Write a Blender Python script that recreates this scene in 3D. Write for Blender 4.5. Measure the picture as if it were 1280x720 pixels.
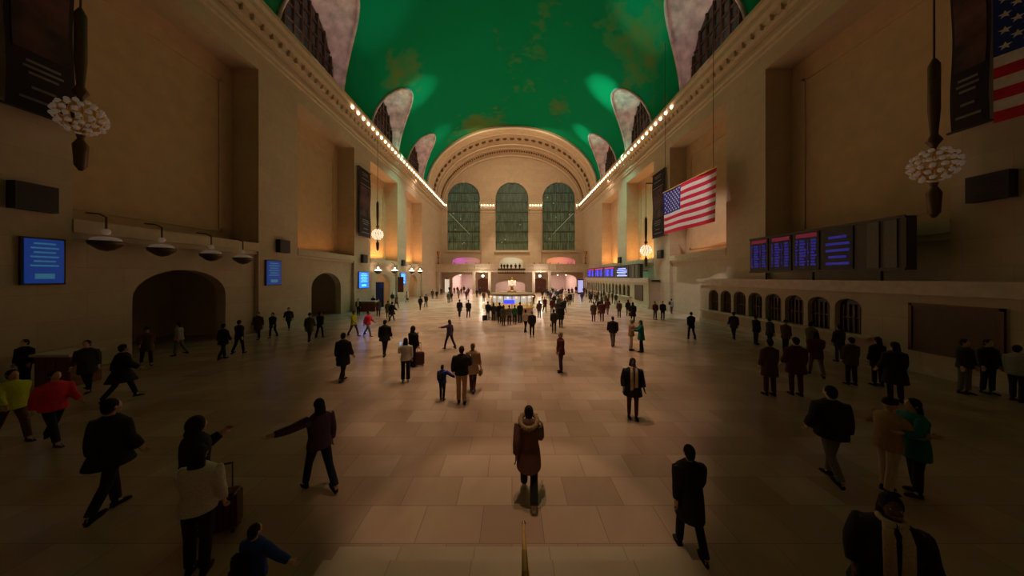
import bpy, bmesh, math, random
from mathutils import Vector, Matrix, Euler
random.seed(7)
PI = math.pi
for o in list(bpy.data.objects): bpy.data.objects.remove(o)
COL = bpy.context.scene.collection
sc = bpy.context.scene
# ---------------------------------------------------------------- camera, world, exposure
EYE = 4.0                      # eye height above the concourse floor
F = 360.0                      # focal length for a 1280 px wide frame
HY = 346.0                     # horizon line
cam = bpy.data.cameras.new('camera'); co = bpy.data.objects.new('camera', cam); COL.objects.link(co)
cam.sensor_width = 36.0; cam.lens = F/1280*36.0; cam.clip_end = 400; cam.clip_start = .05
co.location = (0, 0, EYE); co.rotation_euler = (PI/2, 0, 0); cam.shift_y = -(360-HY)/1280
sc.camera = co
w = bpy.data.worlds.new('world'); sc.world = w; w.use_nodes = True
w.node_tree.nodes['Background'].inputs[0].default_value = (.05, .035, .025, 1)
w.node_tree.nodes['Background'].inputs[1].default_value = .05
sc.view_settings.view_transform = 'Standard'; sc.view_settings.look = 'None'
sc.view_settings.gamma = 1; sc.view_settings.use_curve_mapping = False
sc.view_settings.exposure = 0.0

def aim(o, target):
    d = Vector(target) - Vector(o.location)
    o.rotation_euler = d.to_track_quat('-Z', 'Y').to_euler()
def spot(loc, target, power, radius_at_target, color, size=.12, blend=.45):
    L = bpy.data.lights.new('spot', 'SPOT'); o = bpy.data.objects.new('spot', L); COL.objects.link(o)
    o.location = loc; aim(o, target)
    dist = (Vector(target)-Vector(loc)).length
    L.spot_size = 2*math.atan(radius_at_target/dist); L.spot_blend = blend
    L.energy = power; L.color = color; L.shadow_soft_size = size
    return o
def area(loc, target, power, sx, sy, color, spread=PI):
    L = bpy.data.lights.new('area', 'AREA'); o = bpy.data.objects.new('area', L); COL.objects.link(o)
    o.location = loc; aim(o, target); L.shape = 'RECTANGLE'; L.size = sx; L.size_y = sy
    L.energy = power; L.color = color; L.spread = spread
    return o
WARM = (1.0, .70, .42); WARM2 = (1.0, .62, .30); ORANGE = (1.0, .40, .10); TEAL = (.10, 1.0, .72)
# added unseen spots over the middle, cones widening with distance, near flanks left dim
for (y, r, z, E) in [(4.6, 2.8, 24, .40), (8.0, 4.9, 26, .40), (13, 8.0, 28, .52), (20, 12.0, 30, .72), (29, 16.2, 32, 1.15), (40, 19, 34, 1.5), (52, 19, 35, 1.75), (66, 19, 34, 1.6)]:
    spot((0, y, z), (0, y, 0), E*4*PI*z*z, r, (1.0, .655, .40) if y < 15 else (1.0, .71, .46), .15, .35)
# added unseen area light that brightens the far end
area((0, 57, 33), (0, 76, 9), 1900, 15, 1.2, WARM)
# added strip lights under the cornice to brighten its moulding
for s in (-1, 1): area((s*17.75, 53, 22.0), (s*18.3, 53, 21.4), 420, 44, .15, (1, .72, .52)).rotation_euler = Euler((0, s*math.radians(-50), 0))
# uplights on the cornice ledge, behind the moulding
for s in (-1, 1):
    area((s*17.6, 45, 23.4), (s*6, 45, 34), 1900 if s > 0 else 1700, 30, .5, (.30, 1.0, .72), math.radians(105)).rotation_euler = Euler((0, s*math.radians(-140) if False else 0, 0))
    # added teal spots on the opposite ledge, making the glow beside each hood tip
    for y, e, rr in ((29.6, 11000, 4.5), (42.6, 42000, 3.3), (55.2, 28000, 2.8)):
        spot((-s*17.75, y, 23.35), (s*13.9, y, 31.3), e*(1.0 if s > 0 else .45), rr, TEAL, .1, 1.0)
    for c in (26.6, 41.6, 54.25):
        area((s*17.6, c-2.2, 23.38), (s*17.3, c+1.2, 28), 90, 2.5, .3, (1, .62, .58))  # added pinkish fill lights that brighten the hood plaster

# ---------------------------------------------------------------- materials
MATS = {}
def nt(name):
    m = bpy.data.materials.new(name); m.use_nodes = True
    return m, m.node_tree, m.node_tree.nodes['Principled BSDF']
def mat(name, c, rough=.6, metal=0, bump=0, scale=8, var=.12, emit=None, estr=0, trans=0):
    if name in MATS: return MATS[name]
    m, t, b = nt(name); N = t.nodes; K = t.links
    b.inputs['Roughness'].default_value = rough; b.inputs['Metallic'].default_value = metal
    tc = N.new('ShaderNodeTexCoord'); no = N.new('ShaderNodeTexNoise'); no.inputs['Scale'].default_value = scale; no.inputs['Detail'].default_value = 4
    K.new(tc.outputs['Object'], no.inputs['Vector'])
    r = N.new('ShaderNodeValToRGB'); r.color_ramp.elements[0].position = .3; r.color_ramp.elements[1].position = .7
    r.color_ramp.elements[0].color = (*[max(0, v*(1-var)) for v in c], 1); r.color_ramp.elements[1].color = (*[min(1, v*(1+var)) for v in c], 1)
    K.new(no.outputs['Fac'], r.inputs['Fac']); K.new(r.outputs['Color'], b.inputs['Base Color'])
    if bump:
        bp = N.new('ShaderNodeBump'); bp.inputs['Strength'].default_value = bump; bp.inputs['Distance'].default_value = .05
        K.new(no.outputs['Fac'], bp.inputs['Height']); K.new(bp.outputs['Normal'], b.inputs['Normal'])
    if emit: b.inputs['Emission Color'].default_value = (*emit, 1); b.inputs['Emission Strength'].default_value = estr
    if trans: b.inputs['Transmission Weight'].default_value = trans
    MATS[name] = m; return m
def cloth(name, c): return mat('cloth_'+name, c, .9, 0, .3, 60, .2)
def brickmat(name, c1, c2, mortar, w_, h_, rough, msize=.006, swap=False, bump=.0, big=0, spec=.5):
    m, t, b = nt(name); N = t.nodes; K = t.links
    tc = N.new('ShaderNodeTexCoord'); br = N.new('ShaderNodeTexBrick'); src = tc.outputs['Object']
    if swap:
        sp = N.new('ShaderNodeSeparateXYZ'); cb = N.new('ShaderNodeCombineXYZ'); ad = N.new('ShaderNodeMath'); ad.operation = 'ADD'
        K.new(src, sp.inputs[0]); K.new(sp.outputs['X'], ad.inputs[0]); K.new(sp.outputs['Y'], ad.inputs[1])
        K.new(ad.outputs[0], cb.inputs['X']); K.new(sp.outputs['Z'], cb.inputs['Y']); src = cb.outputs[0]
    K.new(src, br.inputs['Vector'])
    br.inputs['Scale'].default_value = 1; br.inputs['Brick Width'].default_value = w_; br.inputs['Row Height'].default_value = h_
    br.inputs['Mortar Size'].default_value = msize; br.inputs['Color1'].default_value = (*c1, 1); br.inputs['Color2'].default_value = (*c2, 1)
    br.inputs['Mortar'].default_value = (*mortar, 1); br.offset = .5; br.inputs['Mortar Smooth'].default_value = .2
    no = N.new('ShaderNodeTexNoise'); no.inputs['Scale'].default_value = .35 if big else 1.2; no.inputs['Detail'].default_value = 6; no.inputs['Distortion'].default_value = 1.2
    K.new(tc.outputs['Object'], no.inputs['Vector'])
    mx = N.new('ShaderNodeMixRGB'); mx.blend_type = 'MULTIPLY'; mx.inputs['Fac'].default_value = .6 if big else .25
    r = N.new('ShaderNodeValToRGB'); r.color_ramp.elements[0].position = .32; r.color_ramp.elements[1].position = .68
    r.color_ramp.elements[0].color = (.62, .52, .45, 1); r.color_ramp.elements[1].color = (1, 1, 1, 1)
    K.new(no.outputs['Fac'], r.inputs['Fac']); K.new(br.outputs['Color'], mx.inputs[1]); K.new(r.outputs['Color'], mx.inputs[2])
    K.new(mx.outputs[0], b.inputs['Base Color']); b.inputs['Roughness'].default_value = rough; b.inputs['Specular IOR Level'].default_value = spec
    n2 = N.new('ShaderNodeTexNoise'); n2.inputs['Scale'].default_value = 2.5; K.new(tc.outputs['Object'], n2.inputs['Vector'])
    bp = N.new('ShaderNodeBump'); bp.inputs['Strength'].default_value = bump or .02; bp.inputs['Distance'].default_value = .02
    K.new(n2.outputs['Fac'], bp.inputs['Height']); K.new(bp.outputs['Normal'], b.inputs['Normal'])
    MATS[name] = m; return m
M_floor = brickmat('marble_floor', (.60, .44, .35), (.46, .315, .24), (.34, .24, .18), .98, .72, .27, .007, big=1, bump=.03, spec=.45)
M_step = brickmat('marble_step', (.50, .41, .31), (.42, .34, .25), (.3, .24, .2), 1.05, 5.0, .35, .006)
M_wall = brickmat('limestone_blocks', (.62, .51, .38), (.57, .46, .34), (.50, .40, .29), 2.4, 1.1, .75, .012, swap=True, bump=.05)
M_stone = mat('carved_limestone', (.60, .49, .36), .75, 0, .25, 3, .08)
M_niche = mat('lamp_tinted_limestone', (.60, .42, .26), .8, 0, .1, 1.5, .08)  # same limestone as the piers, orange lamplight tinted into its colour
M_soffit = mat('vault_stone', (.55, .42, .28), .8, 0, .3, 1.2, .12)
M_plaster = mat('relief_plaster', (.62, .52, .50), .85, 0, 1.0, 1.1, .35)
M_bronze = mat('bronze', (.13, .08, .05), .45, .7)
M_dark = mat('dark_metal', (.03, .025, .022), .5, .3)
M_brass = mat('brass', (.85, .55, .20), .6, .6)
M_black = mat('black_plastic', (.02, .018, .018), .5)
M_wood = mat('red_wood', (.22, .07, .035), .4, 0, .1, 5, .3)
M_counter = mat('pale_counter_marble', (.62, .52, .42), .4, 0, .05, 3)
M_bulb = mat('lit_bulb', (1, .8, .6), .4, emit=(1, .70, .45), estr=6.0)
M_bulbdim = mat('dimmed_bulb', (.45, .38, .32), .4, emit=(1, .7, .5), estr=.05)  # greyed base and weak glow put the flanks' dimness into these bulbs
M_bulbs = mat('bright_bulb', (1, .9, .8), .4, emit=(1, .74, .58), estr=1.3)
M_blue = mat('screen_blue', (.0, .05, .3), .3, emit=(.01, .16, 1.0), estr=1.5)
M_cyan = mat('screen_text', (.1, .4, .6), .3, emit=(.10, .60, 1.0), estr=1.8)
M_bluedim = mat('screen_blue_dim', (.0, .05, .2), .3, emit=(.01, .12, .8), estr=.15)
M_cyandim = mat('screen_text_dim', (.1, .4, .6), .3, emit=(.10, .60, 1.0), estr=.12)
M_boardb = mat('board_blue', (.0, .02, .3), .3, emit=(.05, .06, 1.0), estr=1.6)
M_boardr = mat('board_red', (.3, .0, .05), .3, emit=(1.0, .04, .25), estr=.7)
M_boardp = mat('board_pale', (.3, .3, .9), .3, emit=(.25, .35, 1.0), estr=2.2)
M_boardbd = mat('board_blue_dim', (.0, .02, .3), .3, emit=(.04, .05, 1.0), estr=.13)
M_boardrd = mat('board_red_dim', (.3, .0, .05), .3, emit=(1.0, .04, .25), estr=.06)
M_white = mat('milk_glass', (.9, .86, .8), .3, emit=(1, .82, .64), estr=2.2)
M_navy = mat('flag_navy', (.01, .03, .30), .8, emit=None); M_red = mat('flag_red', (.60, .01, .05), .8); M_fwhite = mat('flag_white', (.75, .68, .70), .8)
M_purple = mat('banner_dark', (.022, .008, .018), .8); M_pic = mat('banner_picture', (.09, .035, .04), .8, 0, 0, .8, .95); M_pale = mat('pale_print', (.22, .19, .20), .8)
M_dglass = mat('dark_window_glass', (.03, .035, .035), .15)

def ceiling_mat():
    m, t, b = nt('green_vault'); N = t.nodes; K = t.links
    tc = N.new('ShaderNodeTexCoord'); n1 = N.new('ShaderNodeTexNoise'); n1.inputs['Scale'].default_value = .12; n1.inputs['Detail'].default_value = 3
    mp = N.new('ShaderNodeMapping'); mp.inputs['Scale'].default_value = (1.0, .6, 1.0); mp.inputs['Location'].default_value = (3.3, 1.2, 0)
    K.new(tc.outputs['Object'], mp.inputs[0]); K.new(mp.outputs[0], n1.inputs['Vector'])
    r = N.new('ShaderNodeValToRGB'); e = r.color_ramp.elements
    e[0].position = .58; e[0].color = (.004, .30, .135, 1); e[1].position = .74; e[1].color = (.13, .23, .06, 1)
    n2 = N.new('ShaderNodeTexNoise'); n2.inputs['Scale'].default_value = .9; n2.inputs['Detail'].default_value = 5; K.new(tc.outputs['Object'], n2.inputs['Vector'])
    mul = N.new('ShaderNodeMath'); mul.operation = 'MULTIPLY_ADD'; mul.inputs[1].default_value = .28; mul.inputs[2].default_value = -.14; K.new(n2.outputs['Fac'], mul.inputs[0])
    ad = N.new('ShaderNodeMath'); K.new(n1.outputs['Fac'], ad.inputs[0]); K.new(mul.outputs[0], ad.inputs[1]); K.new(ad.outputs[0], r.inputs['Fac'])
    K.new(r.outputs['Color'], b.inputs['Base Color']); b.inputs['Roughness'].default_value = .9; b.inputs['Specular IOR Level'].default_value = .05
    return m
M_ceil = ceiling_mat()
def window_mat(name, top, bottom, z0, z1, strength):
    m, t, b = nt(name); N = t.nodes; K = t.links
    tc = N.new('ShaderNodeTexCoord'); sp = N.new('ShaderNodeSeparateXYZ'); K.new(tc.outputs['Object'], sp.inputs[0])
    mr = N.new('ShaderNodeMapRange'); mr.inputs[1].default_value = z0; mr.inputs[2].default_value = z1; K.new(sp.outputs['Z'], mr.inputs[0])
    r = N.new('ShaderNodeValToRGB'); r.color_ramp.elements[0].color = (*bottom, 1); r.color_ramp.elements[1].color = (*top, 1); K.new(mr.outputs[0], r.inputs['Fac'])
    wv = N.new('ShaderNodeTexNoise'); wv.inputs['Scale'].default_value = 1.0; wv.inputs['Detail'].default_value = 5
    mp = N.new('ShaderNodeMapping'); mp.inputs['Scale'].default_value = (2.5, 1, .6); K.new(tc.outputs['Object'], mp.inputs[0]); K.new(mp.outputs[0], wv.inputs['Vector'])
    r2 = N.new('ShaderNodeValToRGB'); r2.color_ramp.elements[0].position = .35; r2.color_ramp.elements[1].position = .75
    r2.color_ramp.elements[0].color = (.45, .45, .45, 1); r2.color_ramp.elements[1].color = (1.8, 1.8, 1.5, 1); K.new(wv.outputs['Fac'], r2.inputs['Fac'])
    mx = N.new('ShaderNodeMixRGB'); mx.blend_type = 'MULTIPLY'; mx.inputs[0].default_value = 1; K.new(r.outputs[0], mx.inputs[1]); K.new(r2.outputs[0], mx.inputs[2])
    K.new(mx.outputs[0], b.inputs['Emission Color']); b.inputs['Emission Strength'].default_value = strength
    b.inputs['Base Color'].default_value = (.05, .06, .04, 1); b.inputs['Roughness'].default_value = .5; b.inputs['Specular IOR Level'].default_value = .2
    return m
M_win = window_mat('office_lit_glass', (.050, .085, .060), (.105, .105, .045), 11, 28, .5)

# ---------------------------------------------------------------- mesh helpers
def link(name, me, m=None, parent=None, loc=None):
    o = bpy.data.objects.new(name, me); COL.objects.link(o)
    if m is not None:
        for x in (m if isinstance(m, (list, tuple)) else [m]): me.materials.append(x)
    if parent is not None: o.parent = parent
    if loc is not None: o.location = loc
    return o
def obj(name, bm, m=None, parent=None, loc=None, smooth=False):
    me = bpy.data.meshes.new(name); bmesh.ops.recalc_face_normals(bm, faces=bm.faces); bm.to_mesh(me); bm.free()
    if smooth:
        for p in me.polygons: p.use_smooth = True
    return link(name, me, m, parent, loc)
def tag(o, label=None, cat=None, group=None, kind=None):
    if label: o['label'] = label
    if cat: o['category'] = cat
    if group: o['group'] = group
    if kind: o['kind'] = kind
    return o
def thing(name, label, cat, loc=(0, 0, 0), rz=0, group=None):
    o = bpy.data.objects.new(name, None); COL.objects.link(o); o.location = loc; o.rotation_euler = (0, 0, rz); o.empty_display_size = .2
    return tag(o, label, cat, group)
def struct(name, bm, m, label=None, parent=None, smooth=False):
    o = obj(name, bm, m, parent, smooth=smooth)
    if parent is None: o['kind'] = 'structure'; o['label'] = label or name.replace('_', ' '); o['category'] = name.split('_')[0]
    return o
def box(bm, x0, x1, y0, y1, z0, z1, mi=0):
    vs = [bm.verts.new(p) for p in ((x0,y0,z0),(x1,y0,z0),(x1,y1,z0),(x0,y1,z0),(x0,y0,z1),(x1,y0,z1),(x1,y1,z1),(x0,y1,z1))]
    for q in ((0,3,2,1),(4,5,6,7),(0,1,5,4),(1,2,6,5),(2,3,7,6),(3,0,4,7)):
        f = bm.faces.new([vs[i] for i in q]); f.material_index = mi
def prism(bm, pts, vec, mi=0):
    a = [bm.verts.new(p) for p in pts]; v = Vector(vec); b = [bm.verts.new(Vector(p)+v) for p in pts]; n = len(pts)
    f = bm.faces.new(a); f.material_index = mi; f = bm.faces.new(b[::-1]); f.material_index = mi
    for i in range(n):
        f = bm.faces.new((a[i], b[i], b[(i+1) % n], a[(i+1) % n])); f.material_index = mi
def frame_of(t):
    t = t.normalized(); ref = Vector((1, 0, 0)) if abs(t.x) < .9 else Vector((0, 1, 0))
    u = (ref - t*ref.dot(t)).normalized(); return u, t.cross(u)
def tube(bm, pts, rad, seg=12, cap=True, mi=0):
    pts = [Vector(p) for p in pts]; rings = []; u0 = None
    for i, p in enumerate(pts):
        t = (pts[min(i+1, len(pts)-1)] - pts[max(i-1, 0)])
        if t.length < 1e-6: t = Vector((0, 0, 1))
        t.normalize()
        if u0 is None: u, v = frame_of(t)
        else: u = (u0 - t*u0.dot(t)).normalized(); v = t.cross(u)
        u0 = u; r = rad[i] if isinstance(rad, (list, tuple)) else rad
        rx, ry = r if isinstance(r, (list, tuple)) else (r, r)
        rings.append([bm.verts.new(p + u*rx*math.cos(2*PI*k/seg) + v*ry*math.sin(2*PI*k/seg)) for k in range(seg)])
    for a, b in zip(rings, rings[1:]):
        for k in range(seg):
            f = bm.faces.new((a[k], a[(k+1) % seg], b[(k+1) % seg], b[k])); f.material_index = mi
    if cap:
        f = bm.faces.new(rings[0][::-1]); f.material_index = mi; f = bm.faces.new(rings[-1]); f.material_index = mi
def lathe(bm, prof, c=(0, 0, 0), seg=24, mi=0):
    c = Vector(c); rings = []
    for r, z in prof: rings.append([bm.verts.new(c + Vector((r*math.cos(2*PI*k/seg), r*math.sin(2*PI*k/seg), z))) for k in range(seg)])
    for a, b in zip(rings, rings[1:]):
        for k in range(seg):
            f = bm.faces.new((a[k], a[(k+1) % seg], b[(k+1) % seg], b[k])); f.material_index = mi
    for rr in (rings[0], rings[-1]):
        f = bm.faces.new(rr); f.material_index = mi
def ball(bm, c, r, u=14, v=9, mi=0):
    r = Vector(r) if isinstance(r, (list, tuple)) else Vector((r, r, r))
    before = len(bm.faces)
    res = bmesh.ops.create_uvsphere(bm, u_segments=u, v_segments=v, radius=1)
    for q in res['verts']: q.co = Vector((q.co.x*r.x, q.co.y*r.y, q.co.z*r.z)) + Vector(c)
    if mi:
        for f in set(f for q in res['verts'] for f in q.link_faces): f.material_index = mi
    return res['verts']
def NB(): return bmesh.new()
def floor_at(px, py, z=0):
    d = (EYE - z)*F/(py - HY); return ((px-640)*d/F, d)

# ---------------------------------------------------------------- setting: floor, steps
WX = 18.3; YF = 75.0; YN = -7.0
bm = NB(); box(bm, -24, 24, YN-1, YF+26, -.4, 0); struct('floor', bm, M_floor, 'polished tan marble floor of the hall')
bm = NB()
SY = 4.1
for k in range(15):
    y1 = SY - .36*k; box(bm, -2.45, 2.45, -2.6 if k == 14 else y1-.36, y1, 0 if k == 0 else .16*k, .16*(k+1))
struct('trim_1', bm, M_step, 'pale veined marble stair, lowest tread at the bottom edge')
r = thing('handrail', 'slim brass stair handrail on the marble stair at the bottom edge', 'handrail', (.155, 3.78, .16))
bm = NB(); tube(bm, [(0, 0, .60), (-.012, -.25, .72), (-.085, -2.28, 2.28)], [.017, .019, .02]); obj('rail', bm, M_brass, r, smooth=True)
bm = NB(); tube(bm, [(0, 0, 0), (0, 0, .6)], .016); lathe(bm, [(.05, 0), (.05, .012), (.02, .03)]); obj('post', bm, M_brass, r, smooth=True)
bm = NB(); tube(bm, [(-.05, -1.3, 1.0), (-.05, -1.3, 1.5)], .015); obj('post', bm, M_brass, r, smooth=True)
bm = NB(); ball(bm, (0, 0, .6), .03); obj('end_knob', bm, mat('polished_steel', (.8, .75, .7), .15, 1), r, smooth=True)

# ---------------------------------------------------------------- side walls
PIL = [(-4.6, -.8), (8.2, 12.0), (20.8, 24.6), (33.4, 37.2), (46.0, 49.9)]     # piers
OPEN = [(-.8, 8.2), (12.0, 20.8), (24.6, 33.4), (37.2, 46.0), (49.9, 58.6)]     # tall recesses between piers
def arch_top(a, b, zs, rise, n=14): return [(a + (b-a)*(1-math.cos(PI*i/n))/2, zs + rise*math.sin(PI*i/n)) for i in range(n+1)]
def wall_x(bm, s, a, b, z0, z1, x=WX, th=.8, holes=(), mi=0):
    """slab in the Y-Z plane with arched doorways rising from its base: holes = (y0, y1, spring, rise)"""
    if not holes: box(bm, s*x, s*(x+th), a, b, z0, z1, mi); return
    pts = [(a, z0)]
    for (h0, h1, zs, rise) in holes: pts += [(h0, z0)] + arch_top(h0, h1, zs, rise) + [(h1, z0)]
    pts += [(b, z0), (b, z1), (a, z1)]
    prism(bm, [(s*x, y, z) for y, z in pts], (s*th, 0, 0), mi)
def wall_y(bm, a, b, z0, z1, y=YF, th=.8, holes=(), mi=0):
    pts = [(a, z0)]
    for (h0, h1, zs, rise) in holes: pts += [(h0, z0)] + arch_top(h0, h1, zs, rise) + [(h1, z0)]
    pts += [(b, z0), (b, z1), (a, z1)]
    prism(bm, [(x, y, z) for x, z in pts], (0, th, 0), mi)
ZO0, ZO1 = 6.3, 19.0
for s, side in ((-1, 'left'), (1, 'right')):
    bm = NB()
    for a, b in PIL: box(bm, s*WX, s*(WX+2.6), a, b, 0, 23)
    box(bm, s*WX, s*(WX+2.6), 58.6, YF+.8, 0, 23); box(bm, s*WX, s*(WX+2.6), YN, -4.6, 0, 23)
    for i, (a, b) in enumerate(OPEN):
        box(bm, s*WX, s*(WX+2.6), a, b, ZO1, 23)                                       # lintel
        hole = [((a+b)/2-2.3, (a+b)/2+2.3, 2.9, 1.5)] if s < 0 else []
        wall_x(bm, s, a, b, 0, ZO0, WX+.3, .6, hole)
        if hole:                                                                        # vestibule behind the doorway
            h0, h1 = hole[0][:2]
            box(bm, s*(WX+5), s*(WX+5.3), h0-1, h1+1, 0, 5.5); box(bm, s*(WX+.9), s*(WX+5.3), h0-1.3, h0-1, 0, 5.5); box(bm, s*(WX+.9), s*(WX+5.3), h1+1, h1+1.3, 0, 5.5)
            box(bm, s*(WX+.9), s*(WX+5.3), h0-1.3, h1+1.3, 5.5, 5.8)
    for a, b in PIL:                                                                    # pier plinths and inset edges
        box(bm, s*(WX-.12), s*WX, a-.1, b+.1, 0, 1.1)
    box(bm, s*(WX-.12), s*WX, 58.6, YF, 0, 1.1)
    struct('wall_'+side, bm, M_wall, side+' limestone wall of tall piers')
    bm = NB()
    for a, b in OPEN:
        box(bm, s*(WX+1.9), s*(WX+2.6), a, b, ZO0, ZO1)                                 # back of the recess
        box(bm, s*(WX+.3), s*(WX+1.9), a, b, ZO0-.02, ZO0+.02)
        for q in (.0,):                                                                 # raised panel border
            y0, y1 = a+.8, b-.8
            for bx_ in ((y0, y1, ZO1-1.5, ZO1-1.3), (y0, y1, ZO0+.8, ZO0+1.0), (y0, y0+.2, ZO0+.8, ZO1-1.3), (y1-.2, y1, ZO0+.8, ZO1-1.3)):
                box(bm, s*(WX+1.82), s*(WX+1.9), *bx_)
    struct('trim_'+('2' if s < 0 else '3'), bm, M_niche, side+' recess panels between the piers')
    # ledge under the recesses and the great cornice
    bm = NB()
    for a, b in OPEN:
        box(bm, s*(WX-.05), s*(WX+.5), a, b, ZO0-.45, ZO0+.12); box(bm, s*(WX+.1), s*(WX+.4), a, b, ZO0-.7, ZO0-.45)
    for prof in ([(0, 20.2), (.16, 20.25), (.16, 20.5), (.28, 20.6), (.28, 20.85), (0, 20.85)],
                 [(0, 21.3), (.3, 21.35), (.42, 21.65), (.42, 21.8), (.62, 22.0), (.95, 22.15), (.95, 22.55), (1.15, 22.75), (1.15, 23.05), (0, 23.1)]):
        prism(bm, [(s*(WX-dx), YN, z) for dx, z in prof], (0, YF-YN, 0))
    for k in range(int((YF-YN)/.8)):
        y = YN+.3+k*.8; box(bm, s*(WX-.66), s*(WX-.4), y, y+.4, 21.55, 21.98)
    struct('trim_'+('4' if s < 0 else '5'), bm, M_stone, side+' projecting cornice with dentils')

# ---------------------------------------------------------------- ceiling vault with lunettes
A, B, ZC = 18.3, 13.4, 22.6
BAYS = [(a+b)/2 for a, b in OPEN]; BAYS[2] = 26.6
HW, RISE, ZS = 4.3, 7.6, 23.1
def zcut(y):
    for c in BAYS:
        u = (y-c)/HW
        if abs(u) < 1: return ZS + RISE*math.sqrt(1-u*u)
    return ZS
def xv(z, a=A, b=B): return a*math.sqrt(max(0, 1-((z-ZC)/b)**2))
ys = set([YN, 61.0])
for c in BAYS:
    for k in range(33): ys.add(round(c - HW*math.cos(PI*k/32), 4))
ys = sorted(y for y in ys if y <= 61.0)
bm = NB(); rows = []
NT = 48
for y in ys:
    z0 = zcut(y); th0 = math.asin((z0-ZC)/B)
    rows.append([bm.verts.new((A*math.cos(th0+(PI-2*th0)*k/NT), y, ZC+B*math.sin(th0+(PI-2*th0)*k/NT))) for k in range(NT+1)])
for a, b in zip(rows, rows[1:]):
    for k in range(NT): bm.faces.new((a[k], a[k+1], b[k+1], b[k]))
struct('ceiling', bm, M_ceil, 'green barrel vault ceiling with faint golden figures', smooth=True)
n = 0
LUN = []
for s in (-1, 1):
    for c in BAYS:
        n += 1; bm = NB(); prev = None; K = 40
        for k in range(K+1):
            t = PI*k/K; y = c - HW*math.cos(t); z = ZS + RISE*math.sin(t); x0 = xv(z); x1 = WX+.45; row = []
            for j in range(9):
                f = j/8; rel = .12*math.sin(k*1.7+j*2.3)*math.sin(PI*f)                 # modelled relief
                row.append(bm.verts.new((s*(x0+(x1-x0)*f), c+(y-c)*(1-.16*f)+rel*.6, ZS+(z-ZS)*(1-.16*f)+rel)))
            if prev:
                for j in range(8): bm.faces.new((prev[j], prev[j+1], row[j+1], row[j]))
            prev = row
        # raised roll along the groin, with small leaf knobs
        path = [(s*(xv(ZS+RISE*math.sin(PI*k/K))-.05), c-HW*math.cos(PI*k/K), ZS+RISE*math.sin(PI*k/K)-.03) for k in range(K+1)]
        tube(bm, path, .16, 8)
        lun = struct('trim_%d' % (5+n), bm, M_plaster, 'carved plaster lunette hood above the cornice', smooth=True)
        bm = NB(); x = s*(WX+.4); q = HW*.84; rs = RISE*.84
        pts = [(x, c-q*math.cos(PI*k/24), ZS+rs*math.sin(PI*k/24)) for k in range(25)]
        prism(bm, pts, (s*.1, 0, 0)); LUN.append(struct('window_%d' % (3+n), bm, M_dglass, 'dark half-round window under the vault'))
        bm = NB()
        for k in range(-3, 4):
            yy = c+k*q/3.6; zz = ZS+rs*math.sqrt(1-((yy-c)/q)**2); box(bm, min(x, x-s*.15), max(x, x-s*.15), yy-.06, yy+.06, ZS, zz)
        for k in range(1, 5):
            zz = ZS+rs*k/5; hw = q*math.sqrt(1-(k/5)**2); box(bm, min(x, x-s*.12), max(x, x-s*.12), c-hw, c+hw, zz-.05, zz+.05)
        obj('window_frame', bm, M_bronze, LUN[-1])

# stone end bay of the vault
bm = NB(); a1, b1 = 18.0, 12.95
for y0, y1, aa, bb in ((60.8, 63.2, 17.7, 12.75), (63.2, 68.6, 18.0, 13.15), (68.6, 70.2, 17.75, 12.8), (70.2, 75.4, 18.0, 13.1)):
    prof = [(aa*math.cos(PI*k/64), ZC+bb*math.sin(PI*k/64)) for k in range(65)]
    out = [(18.6*math.cos(PI*k/64), ZC+13.7*math.sin(PI*k/64)) for k in range(64, -1, -1)]
    for k in range(64):
        p = [prof[k], prof[k+1], out[63-k], out[64-k]]
        prism(bm, [(x, y0, z) for x, z in p], (0, y1-y0, 0))
struct('ceiling_end', bm, M_soffit, 'stone end arch of the vault').name = 'trim_16'
bpy.data.objects['trim_16']['category'] = 'trim'
bm = NB()
for yy, rr in ((60.75, .28), (63.3, .16), (68.5, .16), (70.3, .14), (74.6, .3)):
    tube(bm, [((17.8)*math.cos(PI*k/64), yy, ZC+12.85*math.sin(PI*k/64)) for k in range(65)], rr, 8)
struct('trim_17', bm, M_stone, 'moulded ribs of the end arch', smooth=True)
proto = None
for k in range(1, 34):
    t = PI*k/34; c = Vector((17.9*math.cos(t), 66.0, ZC+13.05*math.sin(t)))
    if proto is None:
        bm = NB(); lathe(bm, [(.50, 0), (.46, .10), (.28, .12), (.22, .24), (.08, .30)], seg=16)
        proto = obj('ceiling_rosette', bm, M_bronze, smooth=False); o = proto
    else: o = proto.copy(); COL.objects.link(o)
    o.location = c; o.rotation_euler = Vector((-math.cos(t), 0, -math.sin(t))).to_track_quat('Z', 'Y').to_euler()
    tag(o, 'dark round rosette in the row along the end arch soffit', 'rosette', 'rosettes along the end arch')
bm = NB()
for k in range(1, 90):
    t = PI*k/90; c = Vector((17.85*math.cos(t), 72.2, ZC+12.95*math.sin(t))); u = Vector((math.sin(t), 0, -math.cos(t))); v = Vector((math.cos(t), 0, math.sin(t)))
    prism(bm, [c-u*.14-v*.1, c+u*.14-v*.1, c+u*.14+v*.2, c-u*.14+v*.2], (0, .4, 0))
struct('trim_18', bm, M_bronze, 'dentil row of the end arch')

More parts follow.
